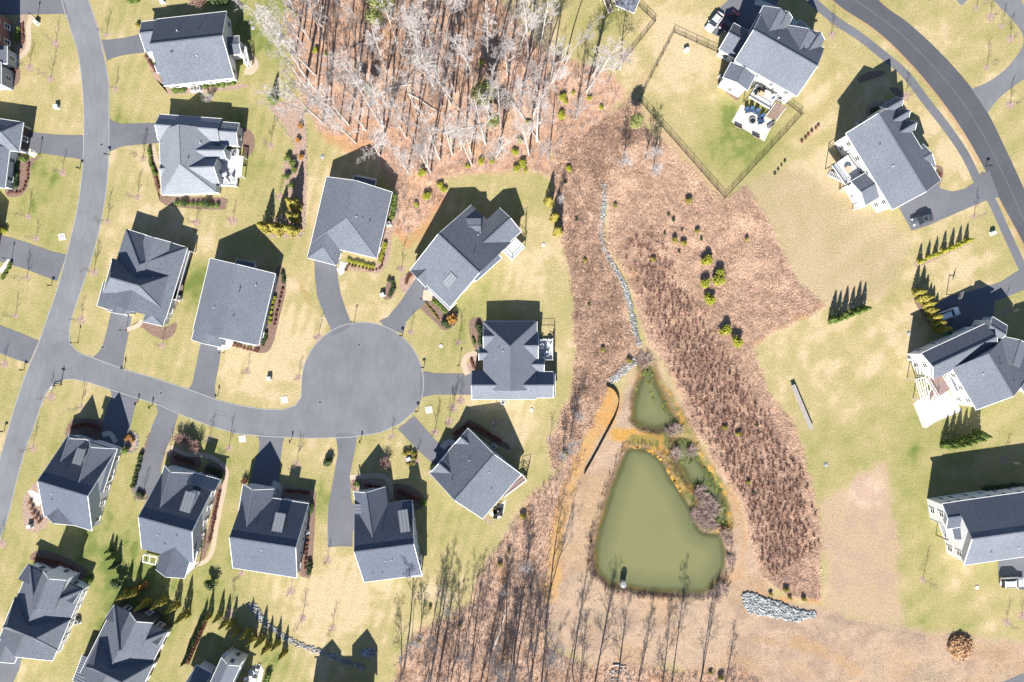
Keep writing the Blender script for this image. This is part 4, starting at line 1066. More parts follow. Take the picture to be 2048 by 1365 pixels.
cm = leafcloud(451, 1500, cone(1.7, 6.5, 2), .3)
proto('cedar', [('trunk', mesh_of(MB().tube([(0, 0, -.2), (0, 0, 5.0)], [.12, .03], 6), 'trunk', M['bark_dark'])), ('crown', mesh_of(cm, 'crown', M['leaf_green']))])
def twigbush(seed, n, r, h, m, name, wid=.02):
    rnd = random.Random(seed); mb = MB()
    for i in range(n):
        a = rnd.uniform(0, 6.283); q = rnd.random() * .25 * r
        p0 = Vector((math.cos(a) * q, math.sin(a) * q, -.05)); e = Vector((math.cos(a + rnd.uniform(-.6, .6)) * r * rnd.uniform(.4, 1), math.sin(a + rnd.uniform(-.6, .6)) * r * rnd.uniform(.4, 1), h * rnd.uniform(.55, 1)))
        m1 = p0.lerp(e, .5) + Vector((rnd.gauss(0, .08), rnd.gauss(0, .08), .1 * h))
        mb.tube([p0, m1, e], [wid, wid * .8, wid * .4], 3, caps=False)
        for k in range(3):
            b_ = m1.lerp(e, rnd.random()); mb.tube([b_, b_ + Vector((rnd.gauss(0, .25), rnd.gauss(0, .25), rnd.uniform(.05, .35))) * r], [wid * .7, wid * .3], 3, caps=False)
    return mesh_of(mb, name, m)
proto('bare_bush', [('twigs', twigbush(470, 60, 1.1, 1.7, M['twig_pale'], 'twigs', .026))])
proto('pink_bush', [('twigs', twigbush(471, 80, 1.1, 1.6, mat('pinkish_twigs', (.32, .20, .17), .9, .2, 3), 'twigs', .026))])
proto('russet_bush', [('twigs', twigbush(472, 46, .55, .8, M['leaf_red'], 'twigs', .022))])
proto('driftwood', [('twigs', twigbush(473, 70, 1.5, .9, mat('bleached_twigs', (.36, .27, .24), .9, .25, 3), 'twigs', .035))])

# ---- tall bare trees of the wood
def scatter(poly, n, mind, seed, xr, yr, keep=lambda x, y: True, tries=20000):
    rnd = random.Random(seed); pts = []
    for _ in range(tries):
        if len(pts) >= n: break
        x = rnd.uniform(*xr); y = rnd.uniform(*yr)
        if not inpoly(poly, x, y) or not keep(x, y): continue
        if all((x - a) ** 2 + (y - b) ** 2 > mind * mind for a, b in pts): pts.append((x, y))
    return pts
LM_N = [((600, 100), 'at the wood edge by the patio house lawn'), ((640, 220), 'near the stone edged bed'), ((745, 290), 'behind the wood edge house'), ((870, 350), 'behind the angled house'), ((970, 220), 'beside the pines'), ((1070, 290), 'above the rock channel'), ((1180, 190), 'by the wire fence'), ((790, 40), 'deep in the wood by the tall pine'), ((1050, 100), 'deep in the wood'), ((900, 130), 'in the thick of the wood')]
LM_S = [((850, 1260), 'by the rough lawn below the glazed porch house'), ((960, 1150), 'at the scrub edge near the diagonal house'), ((1000, 1320), 'in the thick of the southern wood'), ((1150, 1380), 'beyond the end of the orange track'), ((1300, 1400), 'south of the pond outlet'), ((1440, 1400), 'below the rock apron')]
def wood_label(x, y, k, tone, sc, lms=None):
    w = min(lms or LM_N, key=lambda l: (l[0][0] - x) ** 2 + (l[0][1] - y) ** 2)[1]
    size = 'very tall' if KINDS[k][1] * sc > 24 else ('tall' if KINDS[k][1] * sc > 19 else 'medium')
    lab = '%s %s %s barked bare tree %s' % (size, KINDS[k][0], tone, w)
    return ' '.join(lab.split()[:16]), lab
KEY_N = [(711, 202, 1), (1074, 284, 1), (1043, 174, 4), (1097, 168, 0), (1172, 186, 4), (1096, 318, 0), (935, 240, 3), (944, 330, 0), (830, 104, 5), (773, 148, 0), (901, 208, 2), (868, 175, 2), (880, 320, 0), (660, 230, 5), (770, 268, 0), (698, 250, 2), (862, 345, 2), (760, 312, 4), (815, 345, 5), (912, 48, 3), (680, 240, 4), (810, 120, 0), (1150, 240, 5), (1005, 262, 0), (1240, 140, 4), (852, 335, 3)]
pts = scatter(WOODS, 66, 17, 9, (575, 1260), (-60, 330), lambda x, y: not (x > 1090 and y > 260) and not (y > 300 and x < 800) and True and all((x - a) ** 2 + (y - b) ** 2 > 150 for a, b, c in KEY_N))
allN = KEY_N + [(x, y, RND.choice((0, 0, 1, 2, 3, 3, 4, 5))) for x, y in pts]
for x, y, k in allN:
    tone = 'pale' if RND.random() < .78 else 'grey'
    sc_ = RND.uniform(.72, 1.08)
    lm_, gp_ = wood_label(x, y, k, tone, sc_)
    place('tall_%s_%d' % (tone, k), 'bare_tree', x, y, sc_, None, lm_, 'tree', gp_)
KEY_S = [(872, 1262, 0), (932, 1285, 3), (946, 1295, 1), (865, 1330, 2), (1005, 1310, 3), (1025, 1345, 1), (955, 1390, 0), (1060, 1350, 3), (1180, 1420, 2), (1270, 1400, 5), (1318, 1420, 1), (1340, 1400, 0), (1395, 1410, 2), (1145, 1340, 0), (890, 1400, 1), (1080, 1390, 4), (1230, 1395, 5), (1440, 1430, 5)]
pts = scatter(WOODS_S, 36, 17, 19, (790, 1520), (1235, 1500), lambda x, y: x < 1100 or (y > 1370 and x < 1160))
for x, y, k in KEY_S + [(x, y, RND.choice((0, 1, 2, 3, 4, 5))) for x, y in pts]:
    sc_ = (RND.uniform(.34, .52) if y < 1300 else RND.uniform(.52, .85)) if x < 1080 else RND.uniform(.62, .95)
    lm_, gp_ = wood_label(x, y, k, 'grey', sc_, LM_S)
    place('tall_grey_%d' % k, 'bare_tree', x, y, sc_, None, lm_, 'tree', gp_)
for x, y in [(900, 1215), (840, 1265), (1140, 880), (1125, 910), (1010, 1180), (1055, 1120), (1245, 330), (1290, 320), (1305, 345), (1120, 400), (1150, 830)]:
    place('mid_%d' % RND.randint(0, 1), 'scrub_tree', x, y, RND.uniform(.5, .95), None, 'small many stemmed bare tree growing in the scrub beside the pond lawns', 'tree', 'scrub trees')
for x, y, s in [(969, 212, 1.0), (990, 256, .6), (783, 40, 1.1), (760, 60, .7), (1266, 258, .62), (745, 190, .5), (720, 180, .4)]:
    place('pine', 'pine_tree', x, y, s, None, 'soft yellow green pine standing among the bare trees', 'tree', 'pines in the wood')

# ---- young street and garden trees with mulch rings
YOUNG = [(112, 87), (101, 158), (59, 136), (213, 70), (231, 179), (125, 346), (57, 434), (72, 478), (55, 556), (31, 632), (215, 443), (188, 545), (163, 640), (275, 395), (393, 445), (466, 443), (541, 292), (495, 742), (597, 755), (636, 675), (325, 692), (803, 538), (822, 664), (917, 685), (907, 816), (921, 801), (988, 846), (870, 864), (898, 843), (65, 897), (103, 794), (162, 815), (9, 729), (419, 878), (458, 897), (593, 929), (655, 1120), (784, 873), (833, 922), (1099, 880), (483, 1147), (582, 1182), (460, 1226), (605, 1236), (665, 1256), (4, 1088), (1663, 71), (1953, 16), (1981, 34), (2003, 54), (2020, 78), (1973, 135), (2020, 210), (1812, 192), (1948, 434), (2011, 622), (2008, 922), (1845, 1160), (2013, 1245), (2043, 1232), (286, 318), (559, 395), (1060, 1180), (340, 905), (286, 990)]
ringm = MB(); ringm.add([(.75 * math.cos(a) * (1 + .07 * math.sin(3 * a)), .75 * math.sin(a), .009) for a in [R(d) for d in range(0, 360, 20)]], [tuple(range(18))])
ring_me = mesh_of(ringm, 'mulch_ring', M['mulch_pale'])
for x, y in YOUNG:
    near = 'the curving main road' if x > 1500 else ('the cul de sac' if 580 < x < 1110 and y > 560 else ('the western road' if x < 240 else 'the house lawns'))
    place('young_%d' % RND.randint(0, 2), 'young_tree', x, y, RND.uniform(.75, 1.25), None, 'young bare tree in a mulch ring beside ' + near, 'tree', 'young trees by ' + near)
    o = link(bpy.data.objects.new('mulch_ring', ring_me)); o.location = P(x, y); o.rotation_euler = (0, 0, RND.uniform(0, 6)); s = RND.uniform(.75, 1.25); o.scale = (s, s, 1); tag(o, kind='structure')

# ---- conifers
ORD = ['first', 'second', 'third', 'fourth', 'fifth', 'sixth', 'seventh', 'eighth', 'ninth', 'tenth', 'eleventh', 'twelfth', 'thirteenth', 'fourteenth']
def row(pts, key, name, label, cat, group, sc=(.9, 1.1), szz=None, frm=None, rev=False):
    for i, (x, y) in enumerate(pts):
        lab = label if not frm else '%s, %s from %s' % (label, ORD[len(pts) - 1 - i if rev else i], frm)
        place(key, name, x, y, RND.uniform(*sc), None, lab, cat, group, szz=szz)
row([(1838, 524), (1855, 515), (1870, 510), (1886, 502), (1902, 496), (1917, 489), (1931, 483)], 'conifer_leaf_lime', 'conifer', 'small lime conifer in the straight mulched bed', 'conifer', 'conifers in the mulched bed', (.6, .72), None, 'the footpath end', True)
row([(1663, 641), (1674, 637), (1687, 632), (1701, 627), (1713, 622), (1724, 618)], 'conifer_leaf_green', 'conifer', 'green columnar conifer in the short hedge', 'conifer', 'hedge at the meadow corner', (.85, 1.0), 1.1, 'the meadow corner')
row([(1830, 585), (1840, 597), (1848, 608), (1855, 621), (1860, 634), (1867, 646), (1876, 658)], 'conifer_leaf_yellow', 'conifer', 'yellow green conifer beside the shaded white car', 'conifer', 'conifer screen by the drive', (.95, 1.15), None, 'the house wall', True)
row([(1887, 890), (1900, 887), (1912, 884), (1925, 880), (1938, 875), (1950, 868)], 'conifer_leaf_green', 'conifer', 'green conifer in the row below the pale terrace', 'conifer', 'conifers below the terrace', (.95, 1.15), 1.1, 'the terrace side')
row([(256, 1184), (275, 1180), (297, 1202), (329, 1198), (355, 1208), (374, 1226)], 'conifer_leaf_yellow', 'conifer', 'tall conifer in the screen behind the pergola house', 'conifer', 'conifer screen behind the pergola house', (.85, 1.05), 1.3, 'the dark bush')
row([(420, 1231), (441, 1231), (453, 1243), (467, 1245), (479, 1259), (498, 1260), (508, 1274), (525, 1276), (537, 1291), (555, 1286), (569, 1303)], 'conifer_leaf_yellow', 'conifer', 'slender conifer in the line beside the riprap ditch', 'conifer', 'conifers by the ditch', (.72, .92), 1.25, 'the hedge strip')
row([(592, 412), (591, 437), (589, 463), (561, 460), (535, 457)], 'conifer_leaf_yellow', 'conifer', 'broad golden conifer in the long stone edged bed', 'conifer', 'golden conifers in the long bed', (1.35, 1.6))
row([(1098, 406), (1110, 437), (1115, 464)], 'conifer_leaf_yellow', 'conifer', 'golden conifer on the lawn edge beside the brush strip', 'conifer', 'golden conifers at the lawn edge', (1.1, 1.25))
for x, y, s_, k_, lab in [(548, 202, 1.0, 'conifer_leaf_green', 'green conifer at the north tip of the stone edged bed'), (228, 1112, .75, 'conifer_leaf_green', 'small green conifer in the trio between two western houses'), (236, 1128, .85, 'conifer_leaf_dark', 'dark conifer in the trio between two western houses'), (242, 1158, 1.15, 'bush_leaf_dark', 'broad dark evergreen bush below the trio of conifers'), (427, 1162, 1.1, 'bush_leaf_dark', 'dark leafy evergreen on the lawn below the curving walk'), (222, 1100, .6, 'conifer_leaf_green', 'smallest conifer of the trio between two western houses')]:
    place(k_, 'conifer' if 'conifer' in k_ else 'evergreen_shrub', x, y, s_ * (1 if 'conifer' in k_ else 1.35), None, lab, 'conifer' if 'conifer' in k_ else 'shrub')
row([(578, 317), (585, 329), (590, 340), (577, 355), (586, 372)], 'bush_leaf_green', 'evergreen_shrub', 'round green shrub in the long stone edged bed', 'shrub', 'round shrubs in the long bed', (.75, .9))
row([(603, 254), (598, 282), (604, 316)], 'bush_leaf_orange', 'golden_shrub', 'orange tinted shrub in the long stone edged bed', 'shrub', 'orange shrubs in the long bed', (.6, .75))
row([(855, 393), (833, 410), (850, 392), (888, 380), (880, 372), (845, 348), (935, 334), (984, 324), (1003, 291), (1030, 306), (1046, 329), (1050, 342), (1040, 283), (1056, 247), (1125, 196), (1131, 205), (1146, 187), (1179, 198), (1202, 216), (1122, 232), (1138, 339), (962, 127), (962, 324), (1034, 338), (575, 25), (590, 30), (632, 103), (652, 110)],
    'bush_leaf_lime', 'evergreen_sapling', 'bright lime evergreen sapling on the leaf litter of the wood', 'sapling', 'lime saplings in the wood', (.5, 1.1), .85)
row([(1411, 523), (1438, 549), (1434, 562), (1408, 567), (1416, 600), (1448, 662), (1470, 684)], 'bush_leaf_lime', 'evergreen_sapling', 'large lime evergreen bush standing in the dry meadow', 'sapling', 'lime bushes in the meadow', (1.2, 1.5))
row([(1376, 403), (1229, 413), (1348, 482), (1393, 463), (1492, 480), (1170, 522), (1305, 520), (1366, 488), (1540, 1188), (1570, 1178), (1606, 1197), (1578, 1195), (1495, 964), (1448, 855), (1475, 868), (1130, 908), (1017, 1102), (1000, 1128), (1045, 1032), (860, 1215), (840, 1280), (920, 1250), (1205, 700), (1258, 722), (1420, 1345), (1440, 1355)],
    'bush_leaf_yellow', 'evergreen_sapling', 'small yellow green sapling dotted in the rough grass and scrub', 'sapling', 'small saplings in the rough', (.45, .8))
row([(1345, 442), (1237, 448), (1336, 430), (1285, 425), (1363, 461), (1370, 505), (1357, 505), (1332, 475), (1402, 480), (1403, 445), (1328, 468), (1275, 462), (1152, 440), (1160, 430), (1130, 365), (1155, 520), (1505, 985), (1500, 905), (1512, 850), (1205, 1000), (1182, 1085), (1405, 640), (1178, 610)][::2], 'bush_leaf_dark', 'dark_shrub', 'small dark evergreen shrub scattered in the dry meadow', 'shrub', 'dark shrubs in the meadow', (.32, .52))
# hedge strip of dark saplings and russet shrubs
row([(372 + i * 2.9, 1322 - i * 6.6) for i in range(14)], 'conifer_leaf_dark', 'hedge_conifer', 'thin dark conifer in the narrow hedge strip', 'conifer', 'hedge strip conifers', (.42, .5), 1.4, 'the ditch end', True)
row([(378 + i * 2.9, 1322 - i * 6.6) for i in range(13)], 'russet_bush', 'russet_shrub', 'purple brown low shrub along the narrow hedge strip', 'shrub', 'hedge strip shrubs', (.9, 1.2))

# ---- foundation shrubs: (polyline, count, key, scale, label)
def along(pts, n):
    seg = [math.hypot(pts[i + 1][0] - pts[i][0], pts[i + 1][1] - pts[i][1]) for i in range(len(pts) - 1)]; tot = sum(seg); out = []
    for k in range(n):
        d = tot * (k + .5) / n; i = 0
        while i < len(seg) - 1 and d > seg[i]: d -= seg[i]; i += 1
        t = d / seg[i]; out.append((pts[i][0] + (pts[i + 1][0] - pts[i][0]) * t, pts[i][1] + (pts[i + 1][1] - pts[i][1]) * t))
    return out
SHRUBS = [
 ([(38, 57), (37, 72), (36, 86)], 5, 'leaf_green', .9, 'clipped green shrub under the brick wall window'), ([(46, 46), (47, 90)], 8, 'leaf_red', .55, 'russet shrub along the curved front walk of the brick house'), ([(10, 152), (24, 162)], 3, 'leaf_yellow', 1.2, 'yellow green shrub in the bed of the brick house'), ([(12, 132), (36, 140)], 6, 'leaf_red', .6, 'low russet shrub in the corner bed of the brick house'),
 ([(348, 183), (372, 182)], 4, 'leaf_green', 1.1, 'green shrub against the white south wall near the patio house'), ([(408, 176), (475, 168)], 6, 'leaf_green', 1.0, 'round shrub spaced along the white south wall'), ([(292, 112), (312, 145)], 8, 'leaf_red', .6, 'russet shrub in the entry bed of the patio house'), ([(430, 5), (460, 2)], 2, 'leaf_dark', 2.2, 'large dark bush north of the patio house'),
 ([(300, 296), (303, 330), (313, 352)], 12, 'leaf_green', .7, 'green shrub edging the front walk of the pale roofed house'), ([(306, 330), (318, 380)], 9, 'leaf_red', .6, 'russet shrub edging the front walk of the pale roofed house'), ([(350, 408), (440, 413)], 9, 'leaf_green', .95, 'round green shrub below the south wall of the pale roofed house'), ([(349, 407), (438, 410)], 2, 'leaf_dark', 1.5, 'darker larger shrub at the wall corner of the pale roofed house'),
 ([(36, 322), (34, 340), (35, 360), (34, 376)], 8, 'leaf_dark', .9, 'dark shrub along the white porch of the hip roofed house'), ([(58, 325), (55, 360), (45, 384), (14, 388)], 12, 'leaf_red', .55, 'russet shrub in the curved bed of the hip roofed house'), ([(42, 320), (55, 322)], 3, 'leaf_green', 1.0, 'green shrub beside the porch walk of the hip roofed house'),
 ([(5, 462), (14, 462)], 2, 'leaf_lime', 1.1, 'lime shrub at the edge of the driveway west of the road'), ([(5, 560), (20, 535), (25, 525)], 7, 'leaf_green', .7, 'low green hedge shrub beside the curved concrete walk'), ([(566, 545), (568, 568)], 5, 'leaf_dark', .7, 'dark shrub at the rear corner of the plain gable house'), ([(552, 590), (545, 615), (540, 650)], 6, 'leaf_lime', .85, 'lime shrub along the east wall of the plain gable house'),
 ([(566, 575), (556, 620), (548, 655)], 9, 'leaf_red', .55, 'russet shrub along the east wall of the plain gable house'), ([(534, 665), (530, 685), (524, 692)], 6, 'leaf_dark', .65, 'dark shrub near the front corner of the plain gable house'), ([(466, 690), (520, 702)], 8, 'leaf_red', .7, 'russet shrub in the front bed of the plain gable house'),
 ([(790, 390), (788, 420), (784, 440)], 7, 'leaf_green', 1.1, 'green shrub behind the air conditioner of the wood edge house'), ([(772, 485), (766, 505), (760, 525)], 7, 'leaf_lime', .85, 'lime shrub along the east wall of the wood edge house'), ([(694, 521), (750, 535)], 11, 'leaf_lime', .7, 'lime shrub in the clipped front hedge of the wood edge house'), ([(690, 545), (698, 530), (745, 542), (762, 538), (768, 510)], 16, 'leaf_red', .5, 'russet dot shrub edging the front bed of the wood edge house'),
 ([(775, 560), (786, 562), (788, 580), (778, 595)], 6, 'leaf_dark', .9, 'dark shrub in the island bed between two driveways'), ([(866, 602), (880, 612), (893, 625)], 8, 'leaf_green', .9, 'green shrub below the metal entry roof'), ([(850, 605), (878, 640)], 18, 'leaf_yellow', .35, 'tiny straw tuft in the sloping bed below the metal entry roof'), ([(895, 655), (900, 640), (884, 650)], 3, 'leaf_dark', 1.5, 'rounded dark bush at the bed end near the metal entry roof'), ([(905, 640)], 1, 'leaf_orange', 2.0, 'large orange brown bush at the bed end near the metal entry roof'),
 ([(955, 650), (962, 668), (962, 690)], 5, 'leaf_dark', 1.2, 'dark leafy shrub by the west wall of the multi hipped house'), ([(945, 675), (950, 690)], 5, 'leaf_green', .5, 'small green shrub in the west bed of the multi hipped house'), ([(942, 720), (948, 738)], 12, 'leaf_red', .5, 'russet shrub in the walk side bed of the multi hipped house'),
 ([(830, 545), (815, 555), (812, 570)], 6, 'leaf_red', .8, 'russet shrub beside the garage of the angled house'), ([(250, 880), (262, 872), (268, 885)], 4, 'leaf_orange', .8, 'orange shrub in the stone ringed bed by the steep gabled house'), ([(255, 900)], 1, 'leaf_green', 1.3, 'green shrub in the stone ringed bed by the steep gabled house'), ([(268, 975), (278, 930), (285, 905)], 9, 'leaf_dark', .9, 'dark shrub in the narrow strip beside the sloping driveway'), ([(274, 985), (288, 992)], 3, 'leaf_dark', 1.0, 'dark shrub at the foot of the sloping driveway'),
 ([(145, 855), (180, 848), (205, 860)], 9, 'leaf_red', 1.0, 'russet shrub in the shaded front bed of the steep gabled house'), ([(60, 1000), (70, 1030), (85, 1045)], 5, 'leaf_red', .9, 'russet shrub in the circular west bed of the steep gabled house'),
 ([(440, 985), (432, 1020), (425, 1060), (418, 1085)], 13, 'leaf_red', .75, 'bright russet shrub between the long curving walk and the wall'), ([(446, 948), (442, 968)], 4, 'leaf_dark', 1.1, 'dark shrub where the long walk bends'), ([(350, 915), (390, 925)], 8, 'leaf_red', .9, 'russet shrub in the shaded bed beside the long walk'), ([(415, 935), (440, 945)], 6, 'leaf_dark', .9, 'dark shrub in the shaded inner bed of the long walk'),
 ([(624, 1005), (622, 1030)], 4, 'leaf_green', .9, 'green shrub along the east wall of the broad gable house'), ([(616, 1070), (610, 1140)], 8, 'leaf_red', .6, 'russet shrub along the east wall of the broad gable house'), ([(620, 1120), (618, 1148)], 3, 'leaf_dark', 1.1, 'dark shrub at the bed end of the broad gable house'), ([(570, 980), (620, 985)], 8, 'leaf_red', .9, 'russet shrub in the shaded front bed of the broad gable house'), ([(488, 965), (495, 960)], 2, 'leaf_red', 1.2, 'brown shrub at the garage corner of the broad gable house'),
 ([(653, 926), (660, 920)], 2, 'leaf_dark', 1.6, 'dark round bush on the lawn between two driveways'), ([(808, 912), (814, 904), (824, 904), (832, 911), (826, 926), (812, 926)], 6, 'leaf_yellow', 1.05, 'golden shrub in the ring around a utility box'), ([(714, 970), (718, 965)], 2, 'leaf_green', 1.1, 'green shrub at the driveway walk corner'), ([(730, 970), (765, 975)], 7, 'leaf_red', .9, 'russet shrub in the shaded front bed of the glazed porch house'), ([(795, 980), (840, 1000)], 8, 'leaf_red', 1.0, 'russet shrub in the curved shaded bed of the glazed porch house'), ([(848, 1005)], 1, 'leaf_green', 1.6, 'green bush at the end of the curved shaded bed'),
 ([(862, 940), (872, 928)], 3, 'leaf_dark', .9, 'dark shrub beside the garage of the diagonal house'), ([(905, 870), (935, 850), (965, 860), (1005, 885)], 14, 'leaf_red', 1.0, 'russet shrub in the shaded rear bed of the diagonal house'), ([(70, 1115), (120, 1125), (160, 1145)], 12, 'leaf_red', .9, 'russet shrub in the rear bed of the two storey gable house'), ([(178, 1150), (185, 1165)], 3, 'leaf_green', 1.0, 'green shrub beside the paved pad of the two storey gable house'), ([(265, 1180), (300, 1165)], 5, 'leaf_orange', 1.1, 'orange shrub under the dark conifer screen'),
 ([(540, 1345), (533, 1365)], 3, 'leaf_green', 1.2, 'green shrub at the corner of the furnished stone patio'), ([(1880, 355), (1872, 345)], 3, 'leaf_red', .7, 'russet shrub by the front walk of the dormer house'), ([(1740, 225), (1775, 212)], 6, 'leaf_dark', 1.0, 'dark shrub in the shaded bed of the dormer house'), ([(1965, 978), (2045, 970)], 9, 'leaf_dark', 1.2, 'dark shrub along the north wall of the balcony house'), ([(1600, 288), (1640, 248)], 6, 'leaf_red', .6, 'tiny brown sapling in the line across the straw lawn'), ([(1545, 352), (1572, 320)], 4, 'leaf_dark', .5, 'tiny dark sapling below the fence corner'), ([(270, 62), (285, 45)], 1, 'leaf_yellow', 1.0, 'yellow shrub by the northern driveway'), ([(262, 5), (278, 4)], 2, 'leaf_green', 1.2, 'green shrub in a bed north of the patio house'),
]
for pts, n, lm, sc, lab in SHRUBS:
    q = along(pts, n) if len(pts) > 1 else pts
    kind = {'leaf_green': 'green_shrub', 'leaf_dark': 'dark_shrub', 'leaf_lime': 'lime_shrub', 'leaf_yellow': 'golden_shrub', 'leaf_orange': 'orange_shrub', 'leaf_red': 'russet_shrub'}[lm]
    for x, y in q:
        place(('russet_bush' if lm == 'leaf_red' and sc > .65 else 'shrub_' + lm), kind, x + RND.uniform(-1, 1), y + RND.uniform(-1, 1), sc * RND.uniform(.85, 1.15) * (1.2 if lm != 'leaf_red' else 1.1), None, lab, 'shrub', lab.split(' shrub')[0].split(' bush')[0] + ' shrubs')
for x, y, k, lab in [(770, 925, 'pink_bush', 'pink twigged shrub in the shade near the golden ring'), (375, 880, 'pink_bush', 'bare brown bush with tangled twigs beside the long curving walk'), (395, 890, 'pink_bush', 'bare brown bush with tangled twigs beside the long curving walk'), (362, 875, 'pink_bush', 'bare brown bush with tangled twigs beside the long curving walk'), (420, 200, 'bare_bush', 'bare pale ornamental tree between the two northern houses'), (400, 8, 'pink_bush', 'pinkish twiggy bush in the shaded bed at the north')]:
    place(k, 'bare_bush', x, y, RND.uniform(1.2, 1.6), None, lab, 'bush', lab)
for i, (x, y) in enumerate([(1400, 985), (1412, 995), (1422, 1008), (1432, 1020), (1410, 1030), (1398, 1040), (1420, 1042), (1430, 1055), (1412, 1055), (1404, 1012), (1388, 1030), (1385, 903), (1348, 908), (1340, 862), (1455, 1085), (1460, 1120), (1442, 1180), (1430, 1188), (1285, 722), (1295, 718), (1352, 860), (1450, 1070)]):
    place('driftwood', 'dead_brush', x, y, RND.uniform(.8, 1.25), None, 'bleached heap of dead brush along the pond edge', 'brush', 'dead brush in the pond', z=-.28)

# ---------------------------------------------------------------- countless cover: tufts, scrub, stones
def cover_mesh(name, verts, faces, cols, m):
    me = bpy.data.meshes.new(name)
    v = np.asarray(verts, np.float32).reshape(-1, 3); f = np.asarray(faces, np.int32)
    me.vertices.add(len(v)); me.vertices.foreach_set('co', v.ravel())
    me.loops.add(f.size); me.loops.foreach_set('vertex_index', f.ravel())
    me.polygons.add(len(f)); me.polygons.foreach_set('loop_start', np.arange(0, f.size, f.shape[1]))
    me.update(calc_edges=True)
    if cols is not None:
        ca = me.color_attributes.new('Col', 'FLOAT_COLOR', 'POINT')
        c = np.concatenate([cols, np.ones((len(cols), 1))], 1).astype(np.float32)
        ca.data.foreach_set('color', c.ravel())
    me.materials.append(m)
    return link(bpy.data.objects.new(name, me))

def blades(name, poly, n, seed, hgt, wid, lean, colf, per=6, zones=None, spread=.35, thr=None):
    rg = np.random.RandomState(seed)
    pl = np.array(poly, float); x0, y0 = pl.min(0); x1, y1 = pl.max(0)
    x0 = max(x0, -60); x1 = min(x1, 2110); y0 = max(y0, -60); y1 = min(y1, 1430)
    X = rg.uniform(x0, x1, n * 4); Y = rg.uniform(y0, y1, n * 4)
    k = sdf(poly, X, Y) + (fbm(X, Y, 60, 3) - .5) * 22 > 2
    for pl_ in (POND, POND_N, POND_E): k &= sdf(pl_, X, Y) < -7
    if thr: k &= thr(X, Y, rg)
    X = X[k][:n]; Y = Y[k][:n]; n = len(X)
    zz = np.array([ground_z(a, b) for a, b in zip(X, Y)])
    wx = np.repeat((X - 1024) * S, per); wy = np.repeat((682.5 - Y) * S, per); wz = np.repeat(zz, per)
    N_ = n * per
    wx = wx + rg.normal(0, spread, N_); wy = wy + rg.normal(0, spread, N_)
    h, cc = colf(np.repeat(X, per), np.repeat(Y, per), rg, N_)
    la = (fbm(np.repeat(X, per), np.repeat(Y, per), 45, seed + 7) * 9) + rg.normal(0, .9, N_)
    ll = lean * h * rg.uniform(.3, 1.3, N_)
    hh = hgt * h * rg.uniform(.6, 1.2, N_); ww = wid * rg.uniform(.6, 1.4, N_)
    px_, py_ = -np.sin(la) * ww, np.cos(la) * ww
    tx = wx + np.cos(la) * ll; ty = wy + np.sin(la) * ll
    v = np.stack([np.stack([wx - px_, wy - py_, wz - .03], -1), np.stack([wx + px_, wy + py_, wz - .03], -1), np.stack([tx, ty, wz + hh], -1)], 1).reshape(-1, 3)
    f = np.arange(N_ * 3).reshape(-1, 3)
    return cover_mesh(name, v, f, np.repeat(cc, 3, 0), M['tuft'])

def dry_cols(X, Y, rg, n):
    d = sst(-14, 14, sdf(MEADOW_DARK, X, Y) + (fbm(X, Y, 45, 91) - .5) * 50) * sst(.46, .60, fbm(X, Y, 9, 93, 2))
    a = np.array((.46, .312, .228)); b_ = np.array((.25, .142, .108)); t = rg.uniform(0, 1, n)[:, None]
    c = a * (.75 + .5 * t); dk = b_ * (.6 + 1.1 * t)
    return .75 + .3 * d, c + (dk - c) * d[:, None] * .35
o = blades('dry_grass', MEADOW, 22000, 5, .34, .06, .7, dry_cols, 5); tag(o, 'pinkish brown dry tall grass covering the meadow', 'grass', kind='stuff')
# dark tussocks standing in diagonal rows
rgt = np.random.RandomState(77); tx_ = []; ty_ = []
for i in range(-60, 160):
    for j in range(0, 90):
        u_ = i * 8.5 + rgt.normal(0, 2.2); v_ = j * 8.0 + rgt.normal(0, 2.2)
        x_ = 1240 + u_ * .78 + v_ * .5; y_ = 440 + u_ * -.5 + v_ * .95
        tx_.append(x_); ty_.append(y_)
tx_ = np.array(tx_); ty_ = np.array(ty_)
dk_ = sdf(MEADOW_DARK, tx_, ty_); mm_ = sdf(MEADOW, tx_, ty_)
keep_ = (mm_ > 5) & (dk_ > -12) & (rgt.rand(len(tx_)) < .25 + .6 * sst(-12, 25, dk_)) & (sdf(POND_E, tx_, ty_) < -10)
V_ = []; C_ = []
for x_, y_ in zip(tx_[keep_], ty_[keep_]):
    p_ = P(x_, y_); z_ = ground_z(x_, y_); r_ = rgt.uniform(.25, .6); sh_ = rgt.uniform(.6, 1.5)
    for b_i in range(18):
        a_ = rgt.uniform(0, 6.283); q_ = rgt.uniform(0, .2); l_ = r_ * rgt.uniform(.3, 1.1); w_ = .05; cx_, cy_ = p_.x + math.cos(a_) * q_, p_.y + math.sin(a_) * q_
        V_ += [(cx_ - math.sin(a_) * w_, cy_ + math.cos(a_) * w_, z_ - .03), (cx_ + math.sin(a_) * w_, cy_ - math.cos(a_) * w_, z_ - .03), (cx_ + math.cos(a_) * l_, cy_ + math.sin(a_) * l_, z_ + rgt.uniform(.4, .95))]
        C_ += [np.array((.20, .105, .085)) * sh_ * rgt.uniform(.7, 1.3)] * 3
o = cover_mesh('grass_tussocks', V_, np.arange(len(V_)).reshape(-1, 3), np.array(C_), M['tuft']); tag(o, 'dark red brown grass tussocks standing in rows in the meadow', 'grass', kind='stuff')
def brush_cols(X, Y, rg, n):
    t = rg.uniform(0, 1, n)[:, None]; k = sst(.4, .6, fbm(X, Y, 35, 95))[:, None]
    return np.ones(n), (np.array((.53, .37, .27)) * (1 - k) + np.array((.40, .27, .20)) * k) * (.65 + .8 * t)
